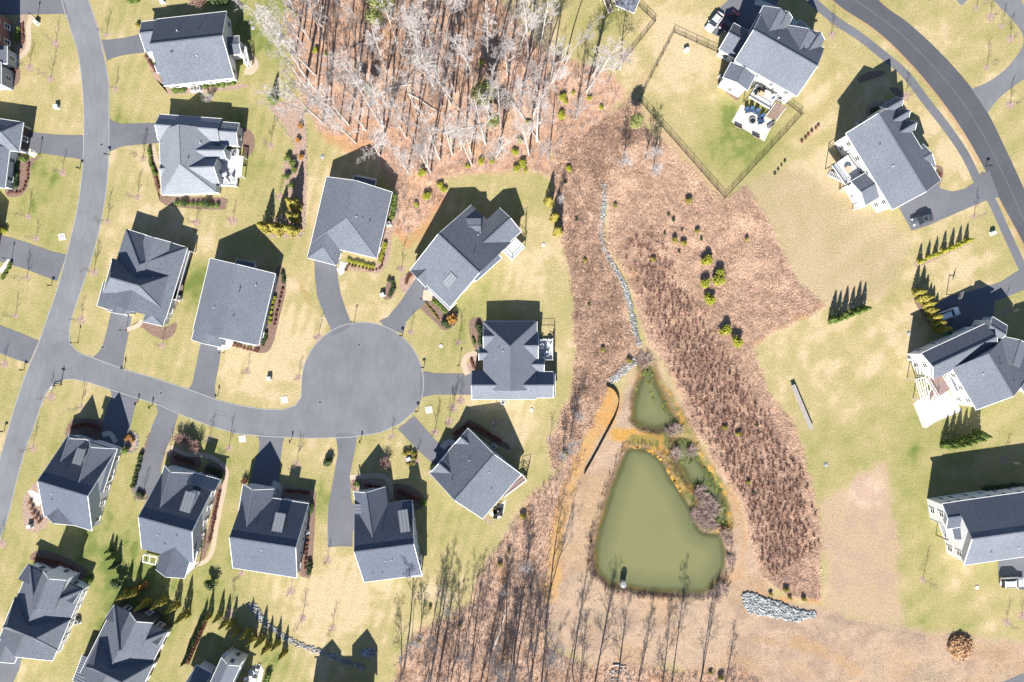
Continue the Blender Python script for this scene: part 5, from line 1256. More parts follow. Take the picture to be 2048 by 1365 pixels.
o = blades('scrub_grass', BRUSH, 12000, 6, .34, .055, .6, brush_cols, 5); tag(o, 'brown scrub and dry grass on the strip beside the rock channel', 'scrub', kind='stuff')
def lit_cols(X, Y, rg, n):
    t = rg.uniform(0, 1, n)[:, None]
    base = np.array([(.46, .29, .205), (.55, .40, .32), (.34, .215, .165), (.55, .33, .17)])[rg.randint(0, 4, n)]
    return rg.uniform(.3, 1, n), base * (.7 + .6 * t)
o = blades('leaf_litter', WOODS, 24000, 8, .15, .10, .3, lit_cols, 3, spread=.5); tag(o, 'orange and pink fallen leaves on the wood floor', 'leaf litter', kind='stuff')
o = blades('leaf_litter', WOODS_S, 12000, 9, .25, .09, .3, lit_cols, 3, spread=.5); tag(o, 'brown fallen leaves under the southern wood', 'leaf litter', kind='stuff')
def bank_cols(X, Y, rg, n):
    t = rg.uniform(0, 1, n)[:, None]
    return rg.uniform(.3, .8, n), np.array((.46, .345, .26)) * (.65 + .7 * t)
o = blades('bank_grass', BANK, 15000, 10, .16, .05, .3, bank_cols, 4); tag(o, 'short dry grass on the pond bank', 'grass', kind='stuff')
def lawn_cols(X, Y, rg, n):
    t = rg.uniform(0, 1, n)[:, None]
    return np.full(n, .5), np.array((.30, .25, .13)) * (.7 + .6 * t)

def scrubby(name, poly, n, seed, hgt, col, label, thr=None):
    rg = np.random.RandomState(seed); pl = np.array(poly, float); x0, y0 = pl.min(0); x1, y1 = pl.max(0)
    y0 = max(y0, -60); y1 = min(y1, 1430)
    X = rg.uniform(x0, x1, n * 5); Y = rg.uniform(y0, y1, n * 5); k = sdf(poly, X, Y) > 3
    for pl_ in (POND, POND_N, POND_E): k &= sdf(pl_, X, Y) < -5
    if thr: k &= thr(X, Y)
    X = X[k][:n]; Y = Y[k][:n]; V = []; F = []; Cl = []
    for x, y in zip(X, Y):
        p = P(x, y); z = ground_z(x, y); hh = hgt * rg.uniform(.5, 1.3); t = rg.uniform(.7, 1.3)
        for j in range(rg.randint(3, 7)):
            a = rg.uniform(0, 6.283); l = hh * rg.uniform(.2, .6); e = (p.x + math.cos(a) * l, p.y + math.sin(a) * l, z + hh * rg.uniform(.5, 1)); w = rg.uniform(.012, .03)
            i = len(V); b0 = (p.x + rg.normal(0, .12), p.y + rg.normal(0, .12), z - .05)
            V += [(b0[0] - w, b0[1], b0[2]), (b0[0] + w, b0[1] - w, b0[2]), (b0[0], b0[1] + w, b0[2]), e]
            F += [(i, i + 1, i + 3), (i + 1, i + 2, i + 3), (i + 2, i, i + 3)]; Cl += [np.array(col) * t] * 4
    o = cover_mesh(name, V, F, np.array(Cl), M['tuft']); return tag(o, label, 'undergrowth', kind='stuff')
scrubby('undergrowth', WOODS, 3200, 12, 1.6, (.36, .31, .29), 'thin pale undergrowth stems through the wood')
scrubby('undergrowth', WOODS_S, 2600, 13, 1.7, (.38, .31, .28), 'thin grey undergrowth stems in the southern wood')
scrubby('undergrowth', BRUSH, 900, 14, 1.3, (.33, .23, .19), 'brown scrub stems beside the rock channel')
SHORE = [(1168, 1000), (1215, 880), (1250, 880), (1350, 870), (1470, 1050), (1470, 1200), (1350, 1215), (1200, 1200), (1165, 1130)]
scrubby('shore_growth', SHORE, 1500, 15, .7, (.13, .085, .065), 'dark brown weeds along the pond shore', lambda X, Y: np.maximum(sdf(POND, X, Y), sdf(POND_E, X, Y)) > -15)

def stones(name, poly, n, seed, rmin, rmax, label, cat='riprap'):
    rg = np.random.RandomState(seed); pl = np.array(poly, float); x0, y0 = pl.min(0); x1, y1 = pl.max(0)
    X = rg.uniform(x0, x1, n * 6); Y = rg.uniform(y0, y1, n * 6); k = sdf(poly, X, Y) + rg.normal(0, 1.2, n * 6) > 0
    X = X[k][:n]; Y = Y[k][:n]
    bm = bmesh.new(); bmesh.ops.create_icosphere(bm, subdivisions=1, radius=1); base = np.array([v.co[:] for v in bm.verts]); fs = np.array([[v.index for v in f.verts] for f in bm.faces]); bm.free()
    V = []; F = []; Cl = []
    for i, (x, y) in enumerate(zip(X, Y)):
        p = P(x, y); r = rg.uniform(rmin, rmax); z = ground_z(x, y)
        q = base * (1 + rg.uniform(-.28, .28, (len(base), 1))) * np.array((rg.uniform(.8, 1.3), rg.uniform(.8, 1.3), rg.uniform(.55, .9))) * r
        a = rg.uniform(0, 6.28); co_, si_ = math.cos(a), math.sin(a)
        q = np.stack([q[:, 0] * co_ - q[:, 1] * si_ + p.x, q[:, 0] * si_ + q[:, 1] * co_ + p.y, q[:, 2] + z + r * rg.uniform(.1, .5)], -1)
        V.append(q); F.append(fs + i * len(base)); Cl.append(np.tile(np.array((.225, .232, .235)) * rg.uniform(.55, 1.45), (len(base), 1)))
    o = cover_mesh(name, np.concatenate(V), np.concatenate(F), np.concatenate(Cl), M['tuft'])
    return tag(o, label, cat, kind='stuff')
chan = smooth([(1207, 368), (1208, 400), (1206, 430), (1201, 460), (1206, 490), (1220, 520), (1235, 545), (1248, 570), (1257, 600), (1264, 630), (1270, 660), (1279, 692)])
stones('riprap', strip(chan, 9), 1900, 31, .10, .21, 'winding grey rock channel running down to the pond')
stones('riprap', [(1222, 768), (1218, 758), (1250, 728), (1268, 715), (1276, 722), (1262, 738), (1240, 755)], 520, 32, .11, .26, 'short apron of grey rock beside the pond inlet')
stones('riprap', [(1484, 1188), (1495, 1185), (1560, 1205), (1600, 1222), (1632, 1226), (1628, 1234), (1594, 1243), (1570, 1238), (1530, 1230), (1500, 1228), (1490, 1212)], 1900, 33, .13, .32, 'pale grey rock apron beyond the east end of the pond')
stones('riprap', strip(smooth([(500, 1208), (515, 1225), (530, 1245), (555, 1265), (590, 1285), (640, 1303), (680, 1318), (728, 1336)]), [14] * 12 + [9] * 31), 1300, 34, .10, .22, 'grey rock ditch along the conifer line')
stones('riprap', [(720, 1303), (735, 1298), (755, 1300), (742, 1315), (728, 1312)], 120, 35, .15, .35, 'small patch of grey rock in the straw lawn')
stones('riprap', [(1210, 1340), (1250, 1335), (1275, 1350), (1270, 1380), (1215, 1380)], 60, 36, .12, .25, 'scattered grey rock under the southern trees')
for pts, lab in [([(612, 215), (614, 300), (612, 400), (606, 465), (595, 472)], 'pale edging stones along the long planted bed'), ([(536, 198), (548, 228), (585, 285)], 'pale edging stones on the west of the long planted bed'), ([(252, 906), (268, 902), (276, 885), (272, 868), (258, 864)], 'pale stone ring around a round garden bed'), ([(297, 868), (285, 905), (270, 960), (266, 985), (280, 1000), (296, 994)], 'pale edging stones along the sloping driveway bed')]:
    stones('edging_stones', strip(smooth(pts), 2.0), 170, hash(lab) % 1000 if False else len(lab), .07, .13, lab, 'edging')

# ---------------------------------------------------------------- fences
def fence(name, pts, label, h=1.3, m='black', step=2.3, cat='fence', rails=(.15, .65, 1.22)):
    w = [P(x, y) for x, y in pts]; root = empty(name, w[0]); tag(root, label, cat)
    for i in range(len(w) - 1):
        a, b_ = w[i] - w[0], w[i + 1] - w[0]; n = max(1, int((b_ - a).length / step))
        for k in range(n + (i == len(w) - 2)):
            q = a.lerp(b_, k / n); MB().box((q.x, q.y, h / 2), (.08, .08, h)).build('post', M[m], root)
        for rz in rails: MB().beam(a + Vector((0, 0, rz)), b_ + Vector((0, 0, rz)), .035, .045).build('rail', M[m], root)
        pk = MB(); ln = (b_ - a).length; c = int(ln / .16)
        for k in range(1, c):
            q = a.lerp(b_, k / c); pk.box((q.x, q.y, h * .5), (.016, .016, h * .85))
        o = pk.build('pickets', M[m], root); tag(o, kind='stuff')
    return root
fence('metal_fence', [(1436, 106), (1348, 66), (1278, 202), (1449, 397), (1603, 230), (1572, 207)], 'black metal fence enclosing the yard of the large white house')
fence('metal_fence', [(1276, 12), (1310, 45), (1232, 142)], 'black metal fence below the rear stairs house')
fence('metal_fence', [(1076, 652), (1108, 652), (1108, 742)], 'black metal fence around the yard of the multi hipped house', h=1.2, rails=(.15, 1.1))
fence('metal_fence', [(1043, 928), (1060, 922), (1050, 962)], 'short black metal fence at the corner of the diagonal house', h=1.2, rails=(.15, 1.1))
fence('metal_fence', [(1030, 440), (1052, 430), (1050, 470)], 'short black metal fence at the corner of the angled house', h=1.2, rails=(.15, 1.1))
fence('metal_fence', [(475, 105), (506, 95), (508, 128)], 'short black metal fence beside the half round paver patio', h=1.2, rails=(.15, 1.1))
# silt fence
sf_ = [P(x, y) for x, y in smooth([(1212, 772), (1226, 779), (1234, 790), (1237, 806), (1230, 832), (1215, 862), (1192, 905), (1168, 948)], 4)]
root = empty('silt_fence', sf_[0]); tag(root, 'black fabric silt fence curving beside the orange dirt track', 'silt fence')
mb = MB()
for i in range(len(sf_) - 1): mb.beam(sf_[i] - sf_[0] + Vector((0, 0, .35)), sf_[i + 1] - sf_[0] + Vector((0, 0, .35)), .05, .8)
mb.build('fabric', M['blackfab'], root)
for i in range(0, len(sf_), 2): q = sf_[i] - sf_[0]; MB().box((q.x + .07, q.y, .42), (.06, .06, .9)).build('stake', M['wood'], root)
# outlet riser
q = P(1245, 1166); root = empty('pond_outlet', (q.x, q.y, -1.2)); tag(root, 'pale round concrete pond outlet with domed metal grate', 'outlet')
MB().cyl((0, 0, 0), .62, 2.3, 20).build('riser', M['concrete'], root)
for k in range(8):
    a = k * math.pi / 8; pts = [Vector((math.cos(a) * .7 * math.cos(t), math.sin(a) * .7 * math.cos(t), 2.32 + .75 * math.sin(t))) for t in [math.pi * j / 10 for j in range(11)]]
    MB().tube(pts, [.035] * 11, 5).build('grate_bar', M['grate'], root)
for zz, rr in ((2.45, .69), (2.75, .56), (2.98, .3)):
    pts = [Vector((math.cos(t) * rr, math.sin(t) * rr, zz)) for t in [2 * math.pi * j / 20 for j in range(21)]]; MB().tube(pts, [.03] * 21, 5).build('grate_ring', M['grate'], root)
# brush pile
pile = leafcloud(900, 2600, ball(2.6, 2.6, 0), .5); rr_ = random.Random(4)
for i in range(420):
    a = rr_.uniform(0, 6.283); q = rr_.uniform(.8, 2.5); p0 = Vector((math.cos(a) * q, math.sin(a) * q, rr_.uniform(.1, 1.6) * (1.1 - q / 2.8))); pile.tube([p0, p0 + Vector((rr_.gauss(0, .6), rr_.gauss(0, .6), rr_.uniform(0, .8)))], [.04, .02], 3, caps=False)
pile.v = [(x, y, max(z * .55 - .15, 0)) for x, y, z in pile.v]
o = link(bpy.data.objects.new('brush_pile', mesh_of(pile, 'brush_pile', M['straw']))); o.location = P(1918, 1293); tag(o, 'big round heap of orange brown brush beside the bare lawn', 'brush pile')
# long timber bench-like barrier on the lawn
a_, b_ = P(1583, 770), P(1620, 858); root = empty('timber_barrier', a_); tag(root, 'long weathered timber barrier standing alone on the east lawn', 'barrier')
d_ = b_ - a_; nrm = Vector((-d_.y, d_.x, 0)).normalized()
for k in range(3): MB().beam(nrm * (.3 * k - .3) + Vector((0, 0, .75)), d_ + nrm * (.3 * k - .3) + Vector((0, 0, .75)), .28, .09).build('plank', M['wood'], root)
for k in range(6):
    q = d_ * (k / 5); MB().box((q.x, q.y, .35), (.14, .14, .7)).build('post', M['bark_dark'], root)
for zz in (.3, .52): MB().beam(nrm * .14 + Vector((0, 0, zz)), d_ + nrm * .14 + Vector((0, 0, zz)), .05, .14).build('rail', M['wood'], root)
# fallen logs
for i, (x0, y0, x1, y1, lab) in enumerate([(885, 268, 978, 246, 'long pale fallen trunk lying beside the pines'), (700, 98, 732, 80, 'dark fallen trunk near the wood edge bed'), (815, 188, 880, 225, 'forked pale fallen trunk in the wood'), (1002, 175, 1098, 310, 'long fallen trunk above the rock channel'), (780, 178, 838, 165, 'slim orange fallen trunk in the wood'), (985, 1300, 1020, 1200, 'pale fallen trunk in the southern wood'), (1225, 1330, 1252, 1331, 'short pale log on the southern wood floor')]):
    a_, b_ = P(x0, y0), P(x1, y1); z = .16; d_ = b_ - a_
    o = MB().tube([(0, 0, z), tuple(d_ * .35 + Vector((.2, .1, z))), tuple(d_ * .7 + Vector((0, -.15, z))), (d_.x, d_.y, z)], [.2, .17, .13, .06], 7).build('fallen_log', M['bark_pale'] if i != 1 else M['bark_dark'], None, True); o.location = a_; tag(o, lab, 'log')

# ---------------------------------------------------------------- small street and garden things
def lamp_post(x, y, lab, h=2.6):
    root = empty('lamp_post', P(x, y)); tag(root, lab, 'lamp post', 'garden lamp posts')
    MB().cyl((0, 0, 0), .05, h - .4, 8).build('post', M['black'], root)
    hd = MB().tube([(0, 0, h - .42), (0, 0, h - .05), (0, 0, h + .1)], [.11, .17, .03], 6).build('lantern', M['black'], root)
    MB().box((0, 0, .05), (.2, .2, .1)).build('base', M['black'], root)
for x, y, lab in [(75, 38, 'black lamp post beside the brick house walk'), (80, 309, 'black lamp post by the hip roofed house drive'), (24, 519, 'black lamp post above the curved concrete walk'), (253, 661, 'black lamp post by the stepped garage walk'), (448, 706, 'black lamp post by the plain gable house walk'), (844, 599, 'black lamp post by the angled house driveway'), (918, 731, 'black lamp post on the lawn of the multi hipped house'), (714, 965, 'black lamp post at the glazed porch house walk'), (123, 770, 'black lamp post at the road junction'), (156, 686, 'black lamp post on the corner verge'), (1997 - 1, 0 + 180, 'black lamp post by the side road mouth'), (712, 640, 'black lamp post on the cul de sac verge')][:10] + [(709, 645, 'black lamp post on the cul de sac verge')]:
    lamp_post(x, y, lab)
def mailbox(x, y, rz, lab):
    root = empty('mailbox', P(x, y), R(rz)); tag(root, lab, 'mailbox', 'roadside mailboxes')
    MB().box((0, 0, .55), (.11, .11, 1.1)).build('post', M['black'], root)
    MB().beam((0, 0, .8), (.35, 0, 1.02), .06, .06).build('brace', M['black'], root)
    bx = MB()
    pr = [(-.13, 0), (.13, 0), (.13, .16), (.08, .24), (-.08, .24), (-.13, .16)]
    vv = [(sx, a, 1.1 + b) for sx in (-.1, .5) for a, b in pr]
    bx.add(vv, [tuple(range(5, -1, -1)), tuple(range(6, 12))] + [(i, (i + 1) % 6, (i + 1) % 6 + 6, i + 6) for i in range(6)])
    o = bx.build('box', M['black'], root); MB().box((.2, .15, 1.32), (.04, .02, .16)).build('flag', M['lamp_red'], o)
for x, y, rz, lab in [(160, 338, 0, 'black mailbox below the hip roofed house drive'), (219, 311, 180, 'black mailbox across from the hip roofed house'), (103, 572, 0, 'black mailbox by the western drive with a bare tree'), (48, 740, 0, 'black mailbox at the lower western drive'), (9, 862, 0, 'black mailbox farther down the western road'), (249, 737, 90, 'black mailbox on a pale stone base at the stepped garage drive'), (276, 805, -90, 'black mailbox facing the steep gabled house drive'), (304, 812, -90, 'black mailbox at the sloping driveway mouth'), (583, 880, -90, 'black mailbox at the broad gable house drive'), (722, 880, -90, 'black mailbox at the shared driveway mouth'), (848, 735, 180, 'black mailbox on the cul de sac edge by the multi hipped house'), (836, 822, 180, 'black mailbox at the diagonal house drive'), (805, 672, 180, 'black mailbox between the angled house drive and lawn'), (1972, 334, 0, 'black mailbox at the dormer house drive'), (436, 792, 90, 'black mailbox by the plain gable house drive')]:
    mailbox(x, y, rz, lab)
def ac_unit(x, y, rz, lab, n=1):
    root = empty('air_conditioner', P(x, y), R(rz)); tag(root, lab, 'air conditioner', 'outdoor air conditioners')
    MB().box((0, 0, .05), (1.15, 1.15, .1)).build('pad', M['concrete'], root)
    MB().box((0, 0, .5), (.8, .8, .8)).build('casing', M['acgrey'], root)
    pts = [Vector((math.cos(t) * .3, math.sin(t) * .3, .92)) for t in [2 * math.pi * j / 16 for j in range(17)]]
    g_ = MB().tube(pts, [.03] * 17, 5).build('fan_guard', M['black'], root)
    for a in (0, 60, 120): MB().beam((math.cos(R(a)) * .28, math.sin(R(a)) * .28, .93), (-math.cos(R(a)) * .28, -math.sin(R(a)) * .28, .93), .09, .02).build('blade', M['black'], g_)
for x, y, rz, lab in [(388, 181, 8, 'air conditioner on the white walled pad of the patio house'), (400, 180, 8, 'second air conditioner on the patio house pad, beside the first'), (360, 597, 15, 'air conditioner on a pad beside the stepped garage house'), (778, 449, 15, 'air conditioner beside the wood edge house'), (1006, 805, 0, 'air conditioner below the multi hipped house'), (157, 1243, 20, 'air conditioner on a pale pad by the two storey gable house'), (988, 893, 40, 'air conditioner in the shade behind the diagonal house'), (613, 1064, 10, 'air conditioner along the broad gable house wall'), (1442, 155, 30, 'air conditioner at the sunroom corner of the large white house'), (1817 + 3, 717, 60, 'air conditioner by the west gable of the cascading house'), (1712 + 4, 246 + 3, 30, 'air conditioner in the shade of the dormer house')]:
    ac_unit(x, y, rz, lab)
def inlet(x, y, rz, lab):
    root = empty('drain_inlet', P(x, y), R(rz)); tag(root, lab, 'drain', 'square drain inlets')
    MB().box((0, 0, .03), (1.45, 1.45, .10)).build('apron', M['concrete'], root)
    o = MB().box((0, 0, .095), (.8, .8, .03)).build('grate', M['grate'], root)
    for k in range(5): MB().box((-.3 + .15 * k, 0, .115), (.05, .76, .02)).build('bar', M['acgrey'], o)
for x, y, rz, lab in [(124, 474, 12, 'square concrete drain inlet on the western verge'), (569, 800, 5, 'square concrete drain inlet by the cul de sac throat'), (858, 820, 8, 'square concrete drain inlet by the multi hipped house drive'), (485, 878, 5, 'square concrete drain inlet by the broad gable house drive')]:
    inlet(x, y, rz, lab)
def ubox(x, y, rz, lab, s=(.9, .7, .75)):
    root = empty('utility_box', P(x, y), R(rz)); tag(root, lab, 'utility box', 'utility boxes')
    MB().box((0, 0, .05), (s[0] + .25, s[1] + .25, .1)).build('pad', M['concrete'], root)
    o = MB().box((0, 0, .1 + s[2] / 2), s).build('cabinet', M['utility'], root); MB().box((s[0] / 2 + .01, 0, .1 + s[2] * .5), (.03, .06, .12)).build('latch', M['black'], o)
for x, y, rz, lab in [(75, 47, -35, 'pale utility box beside the brick house walk'), (115, 215, 10, 'pale utility box on the lawn above the hip roofed house'), (326, 4, 10, 'pale utility box north of the patio house'), (765, 590, 20, 'pale utility box beside the island bed'), (818, 918, 30, 'pale utility box ringed by golden shrubs'), (539, 757, 5, 'pale utility box with small rocks on the straw lawn'), (1984, 467, 20, 'pale utility box near the footpath'), (1372, 102, 20, 'small pale utility lid in the fenced yard'), (62, 1052, 10, 'pale utility box in the circular west bed')]:
    ubox(x, y, rz, lab)

# ---------------------------------------------------------------- decks, pergolas, furniture
def deck(name, poly, z, m, lab, rail='black', posts=True, planks=True):
    w = [P(x, y, z) for x, y in poly]; c = sum(w, Vector()) / len(w); root = empty(name, (c.x, c.y, 0)); tag(root, lab, 'deck')
    q = [p - Vector((c.x, c.y, 0)) for p in w]
    u = (q[1] - q[0]).normalized(); ln = (q[1] - q[0]).length; v = q[2] - q[1]; wd = (v - u * v.dot(u)).length; v = (v - u * v.dot(u)).normalized()
    n = max(2, int(wd / .45))
    for k in range(n):
        a = q[0] + v * (wd * (k + .5) / n); a = Vector((a.x, a.y, z - .04)); MB().beam(a, a + u * ln, wd / n - .025, .06).build('board', M[m], root)
    cs = [q[0], q[0] + u * ln, q[0] + u * ln + v * wd, q[0] + v * wd]
    for p in cs: MB().box((p.x, p.y, (z + 1) / 2), (.14, .14, z + 1)).build('post', M['trim'] if rail == 'trim' else M[rail], root)
    for i in (0, 1, 2, 3):
        if i == 3 and posts: continue
        a, b2 = cs[i], cs[(i + 1) % 4]
        for hz in (.25, .98): MB().beam(Vector((a.x, a.y, z + hz)), Vector((b2.x, b2.y, z + hz)), .07, .06).build('rail', M['trim'] if rail == 'trim' else M[rail], root)
        bl = MB(); k2 = int((b2 - a).length / .3)
        for k in range(1, k2): p = a.lerp(b2, k / k2); bl.box((p.x, p.y, z + .6), (.025, .025, .72))
        tag(bl.build('balusters', M['trim'] if rail == 'trim' else M[rail], root), kind='stuff')
        sk = MB().beam(Vector((a.x, a.y, z - .17)), Vector((b2.x, b2.y, z - .17)), .05, .2).build('skirt', M['trim'], root)
    return root
deck('deck', [(1031, 477), (1049, 495), (1023, 520), (1004, 500)], 1.6, 'deckgrey', 'white railed pale deck at the corner of the angled house', 'trim')
deck('deck', [(1105, 678), (1105, 720), (1076, 720), (1076, 678)], .5, 'deckgrey', 'white framed grey patio deck with chairs at the multi hipped house', 'trim')
deck('deck', [(478, 300), (474, 374), (442, 370), (450, 300)], .6, 'deckgrey', 'white railed grey terrace behind the pale roofed house', 'trim')
deck('deck', [(1540, 218), (1497, 193), (1508, 165), (1556, 190)], 3.0, 'deckgrey', 'raised pale balcony deck on the large white house', 'black')
deck('deck', [(1692, 371), (1664, 331), (1697, 312), (1724, 343)], 3.0, 'deckgrey', 'raised white deck with black rails behind the dormer house', 'black')
deck('deck', [(1875, 795), (1852, 758), (1880, 745), (1895, 782)], 2.6, 'deckbrown', 'brown timber deck on the cascading gable house', 'trim')
deck('deck', [(1890, 1078), (1878, 1045), (1902, 1041), (1908, 1074)], 3.0, 'deckgrey', 'small white balcony on the gable end of the balcony house', 'black')
deck('deck', [(1009, 993), (1053, 960), (1042, 950), (1000, 985)], 1.0, 'deckbrown', 'narrow brown deck behind the diagonal house', 'trim')
deck('deck', [(484, 96), (492, 130), (500, 128), (494, 94)], 1.2, 'deckgrey', 'small white stair deck above the half round paver patio', 'trim')
deck('deck', [(715, 352), (752, 360), (750, 376), (712, 366)], .8, 'deckgrey', 'shaded rear porch deck of the wood edge house', 'trim')
deck('deck', [(1205, -12), (1240, 10), (1250, -8), (1220, -25)], 2.6, 'deckbrown', 'brown raised deck of the rear stairs house', 'trim')
def pergola(poly, z, lab, n=5):
    w = [P(x, y, z) for x, y in poly]; c = sum(w, Vector()) / 4; root = empty('pergola', (c.x, c.y, 0)); tag(root, lab, 'pergola')
    q = [Vector((p.x - c.x, p.y - c.y, z)) for p in w]
    for p in q: MB().box((p.x, p.y, z / 2), (.16, .16, z)).build('post', M['trim'], root)
    for a, b2 in ((0, 1), (3, 2)): MB().beam(q[a], q[b2], .16, .2).build('beam', M['trim'], root)
    for k in range(n):
        t = k / (n - 1); MB().beam(q[0].lerp(q[1], t) + Vector((0, 0, .16)), q[3].lerp(q[2], t) + Vector((0, 0, .16)), .14, .14).build('rafter', M['trim'], root)
pergola([(383, 1100), (396, 1104), (388, 1135), (372, 1150)], 2.6, 'white pergola behind the long walk house', 6)
pergola([(444, 1314), (454, 1307), (485, 1323), (480, 1333)], 3.0, 'white glazed pergola on the furnished patio house', 4)
pergola([(1695, 375), (1702, 368), (1732, 412), (1720, 414)], 3.2, 'white pergola beams below the dormer house deck', 6)
pergola([(1830, 760), (1850, 755), (1858, 800), (1842, 800)], 2.8, 'white stair pergola beside the brown timber deck', 5)
pergola([(288, 1110), (315, 1115), (311, 1130), (286, 1124)], 1.2, 'low white railed porch frame behind the long walk house', 3)
pergola([(372, 500), (380, 503), (352, 600), (345, 598)], 2.4, 'white trellis frame along the stepped garage house wall', 12)
pergola([(477, 312), (487, 314), (483, 352), (474, 352)], 1.9, 'white framed bin screen beside the pale roofed house terrace', 5)
pergola([(783, 1148), (808, 1145), (810, 1152), (784, 1156)], 2.6, 'white glazed porch frame between the south dormers', 5)

def chair(x, y, rz, lab, m='blue_plastic', z=0, group=None, s=1.0):
    root = empty('patio_chair', P(x, y, z), R(rz)); tag(root, lab, 'chair', group); root.scale = (s, s, s)
    MB().box((0, 0, .38), (.62, .62, .08)).build('seat', M[m], root)
    MB().add([(-.32, -.28, .4), (.32, -.28, .4), (.32, -.55, 1.0), (-.32, -.55, 1.0), (-.32, -.22, .4), (.32, -.22, .4), (.32, -.49, 1.0), (-.32, -.49, 1.0)], [(0, 1, 2, 3), (7, 6, 5, 4), (0, 4, 5, 1), (1, 5, 6, 2), (2, 6, 7, 3), (3, 7, 4, 0)]).build('backrest', M[m], root)
    for sx in (-1, 1):
        MB().box((sx * .34, 0, .6), (.1, .66, .05)).build('armrest', M[m], root)
        for sy in (-1, 1): MB().box((sx * .32, sy * .27, .2), (.07, .07, .4)).build('leg', M[m], root)
for x, y, rz in [(1493, 224, 200), (1502, 223, 180), (1512, 227, 160), (1520, 237, 130), (1518, 246, 100)]: chair(x, y, rz, 'blue patio chair around the round fire pit', group='chairs at the fire pit', s=1.25)
for x, y, rz in [(1079, 684, 30), (1083, 692, 0), (1078, 701, -10), (1092, 707, 40), (1098, 683, 60)]: chair(x, y, rz, 'pale cushioned chair on the white framed patio deck', 'cushion', .5, 'chairs on the patio deck', s=1.15)
for x, y, rz in [(446, 340, 20), (452, 352, 70), (464, 358, 120), (456, 366, 200), (468, 310, 0)]: chair(x, y, rz, 'pale chair on the white railed grey terrace', 'cushion', .6, 'chairs on the terrace', s=1.1)
for x, y, rz in [(990, 1022, 10), (997, 1016, 60), (1001, 1028, 160), (992, 1033, 250)]: chair(x, y, rz, 'dark chair on the concrete patio behind the diagonal house', 'blackfab', 0.034, 'chairs behind the diagonal house', s=1.1)
for x, y, rz in [(505, 1342, 0), (515, 1340, 60), (510, 1358, 180), (498, 1356, 250)]: chair(x, y, rz, 'pale cushioned chair on the furnished stone patio', 'cushion', .034, 'chairs on the stone patio', s=1.2)
for x, y, rz in [(1516, 180, 20), (1523, 186, 200), (1511, 187, 110), (1527, 179, 300)]: chair(x, y, rz, 'grey dining chair on the raised balcony deck', 'blackfab', 3.0, 'dining chairs on the balcony', s=1.05)
def table(x, y, rz, lab, m, z=0, r=None, sz=(1.5, .95)):
    root = empty('patio_table', P(x, y, z), R(rz)); tag(root, lab, 'table')
    if r:
        MB().cyl((0, 0, .68), r, .06, 20).build('table_top', M[m], root); MB().cyl((0, 0, 0), .08, .68, 8).build('pedestal', M['black'], root)
    else:
        MB().box((0, 0, .72), (sz[0], sz[1], .06)).build('table_top', M[m], root)
        for sx in (-1, 1):
            for sy in (-1, 1): MB().box((sx * (sz[0] / 2 - .1), sy * (sz[1] / 2 - .1), .345), (.08, .08, .69)).build('leg', M['black'], root)
table(1520, 190, -30, 'tan dining table on the raised balcony deck', 'terracotta', 3.0)
table(1694, 341, 40, 'tan round table on the raised white deck', 'terracotta', 3.0, .75)
table(450, 349, 0, 'pale round table on the grey terrace', 'cushion', .6, .6)
table(507, 1349, 0, 'white round table on the furnished stone patio', 'cushion', .034, .7)
table(994, 1027, 0, 'dark round table behind the diagonal house', 'black', .034, .5)
root = empty('fire_pit', P(1504, 243, 0)); tag(root, 'round grey fire pit on the concrete patio', 'fire pit')
MB().tube([(0, 0, .03), (0, 0, .4)], [.75, .75], 18).build('bowl', M['rock'], root); MB().cyl((0, 0, .4), .55, .03, 16).build('lid', M['black'], root)
for x, y, rz, lab in [(1476, 255, -27, 'slatted brown bench at the patio edge by the lawn corner'), (1511, 274, -27, 'slatted brown bench at the patio edge below the fire pit'), (1540, 252, 35, 'grey cushioned bench at the patio side')]:
    root = empty('bench', P(x, y), R(rz)); tag(root, lab, 'bench', 'patio benches')
    for k in range(4): MB().box((0, -.24 + .16 * k, .46), (1.6, .13, .05)).build('slat', M['deckbrown'] if 'brown' in lab else M['rock'], root)
    for sx in (-.65, .65): MB().box((sx, 0, .23), (.1, .5, .43)).build('leg', M['black'], root)
    MB().box((0, -.34, .7), (1.6, .06, .4)).build('backrest', M['deckbrown'] if 'brown' in lab else M['rock'], root)
root = empty('folded_umbrella', P(1542, 200, 3.0)); tag(root, 'dark folded parasol standing on the raised balcony deck', 'umbrella')
MB().cyl((0, 0, 0), .03, 2.4, 8).build('pole', M['black'], root); MB().tube([(0, 0, .9), (0, 0, 1.6), (0, 0, 2.35)], [.22, .2, .05], 8).build('canopy', M['blue_plastic'], root)
def stairs(poly, z0, z1, n, m, lab):
    a, b2, c = [Vector((P(*p).x, P(*p).y, 0)) for p in poly]; root = empty('stairs', a); tag(root, lab, 'stairs')
    u = b2 - a; v = c - b2
    for k in range(n):
        z = z0 + (z1 - z0) * (k + 1) / n; q = v * ((k + .5) / n) + u * .5; ang = math.atan2(u.y, u.x)
        MB().box((q.x, q.y, z - .04), (u.length, v.length / n + .02, .07), ang).build('tread', M[m], root)
    for e in (Vector((0, 0, 0)), u): MB().beam(e + Vector((0, 0, z0)), e + v + Vector((0, 0, z1 - .12)), .07, .25).build('stringer', M['trim'], root)
    for e in (Vector((0, 0, 0)), u): MB().beam(e + Vector((0, 0, z0 + .95)), e + v + Vector((0, 0, z1 + .9)), .06, .06).build('handrail', M['black'], root)
stairs([(1552, 242), (1532, 232), (1542, 214)], 0, 2.9, 12, 'deckbrown', 'brown stairs from the balcony deck to the patio')
stairs([(1655, 350), (1660, 342), (1690, 370)], 0, 2.9, 12, 'deckgrey', 'white stairs with black rails beside the raised deck')
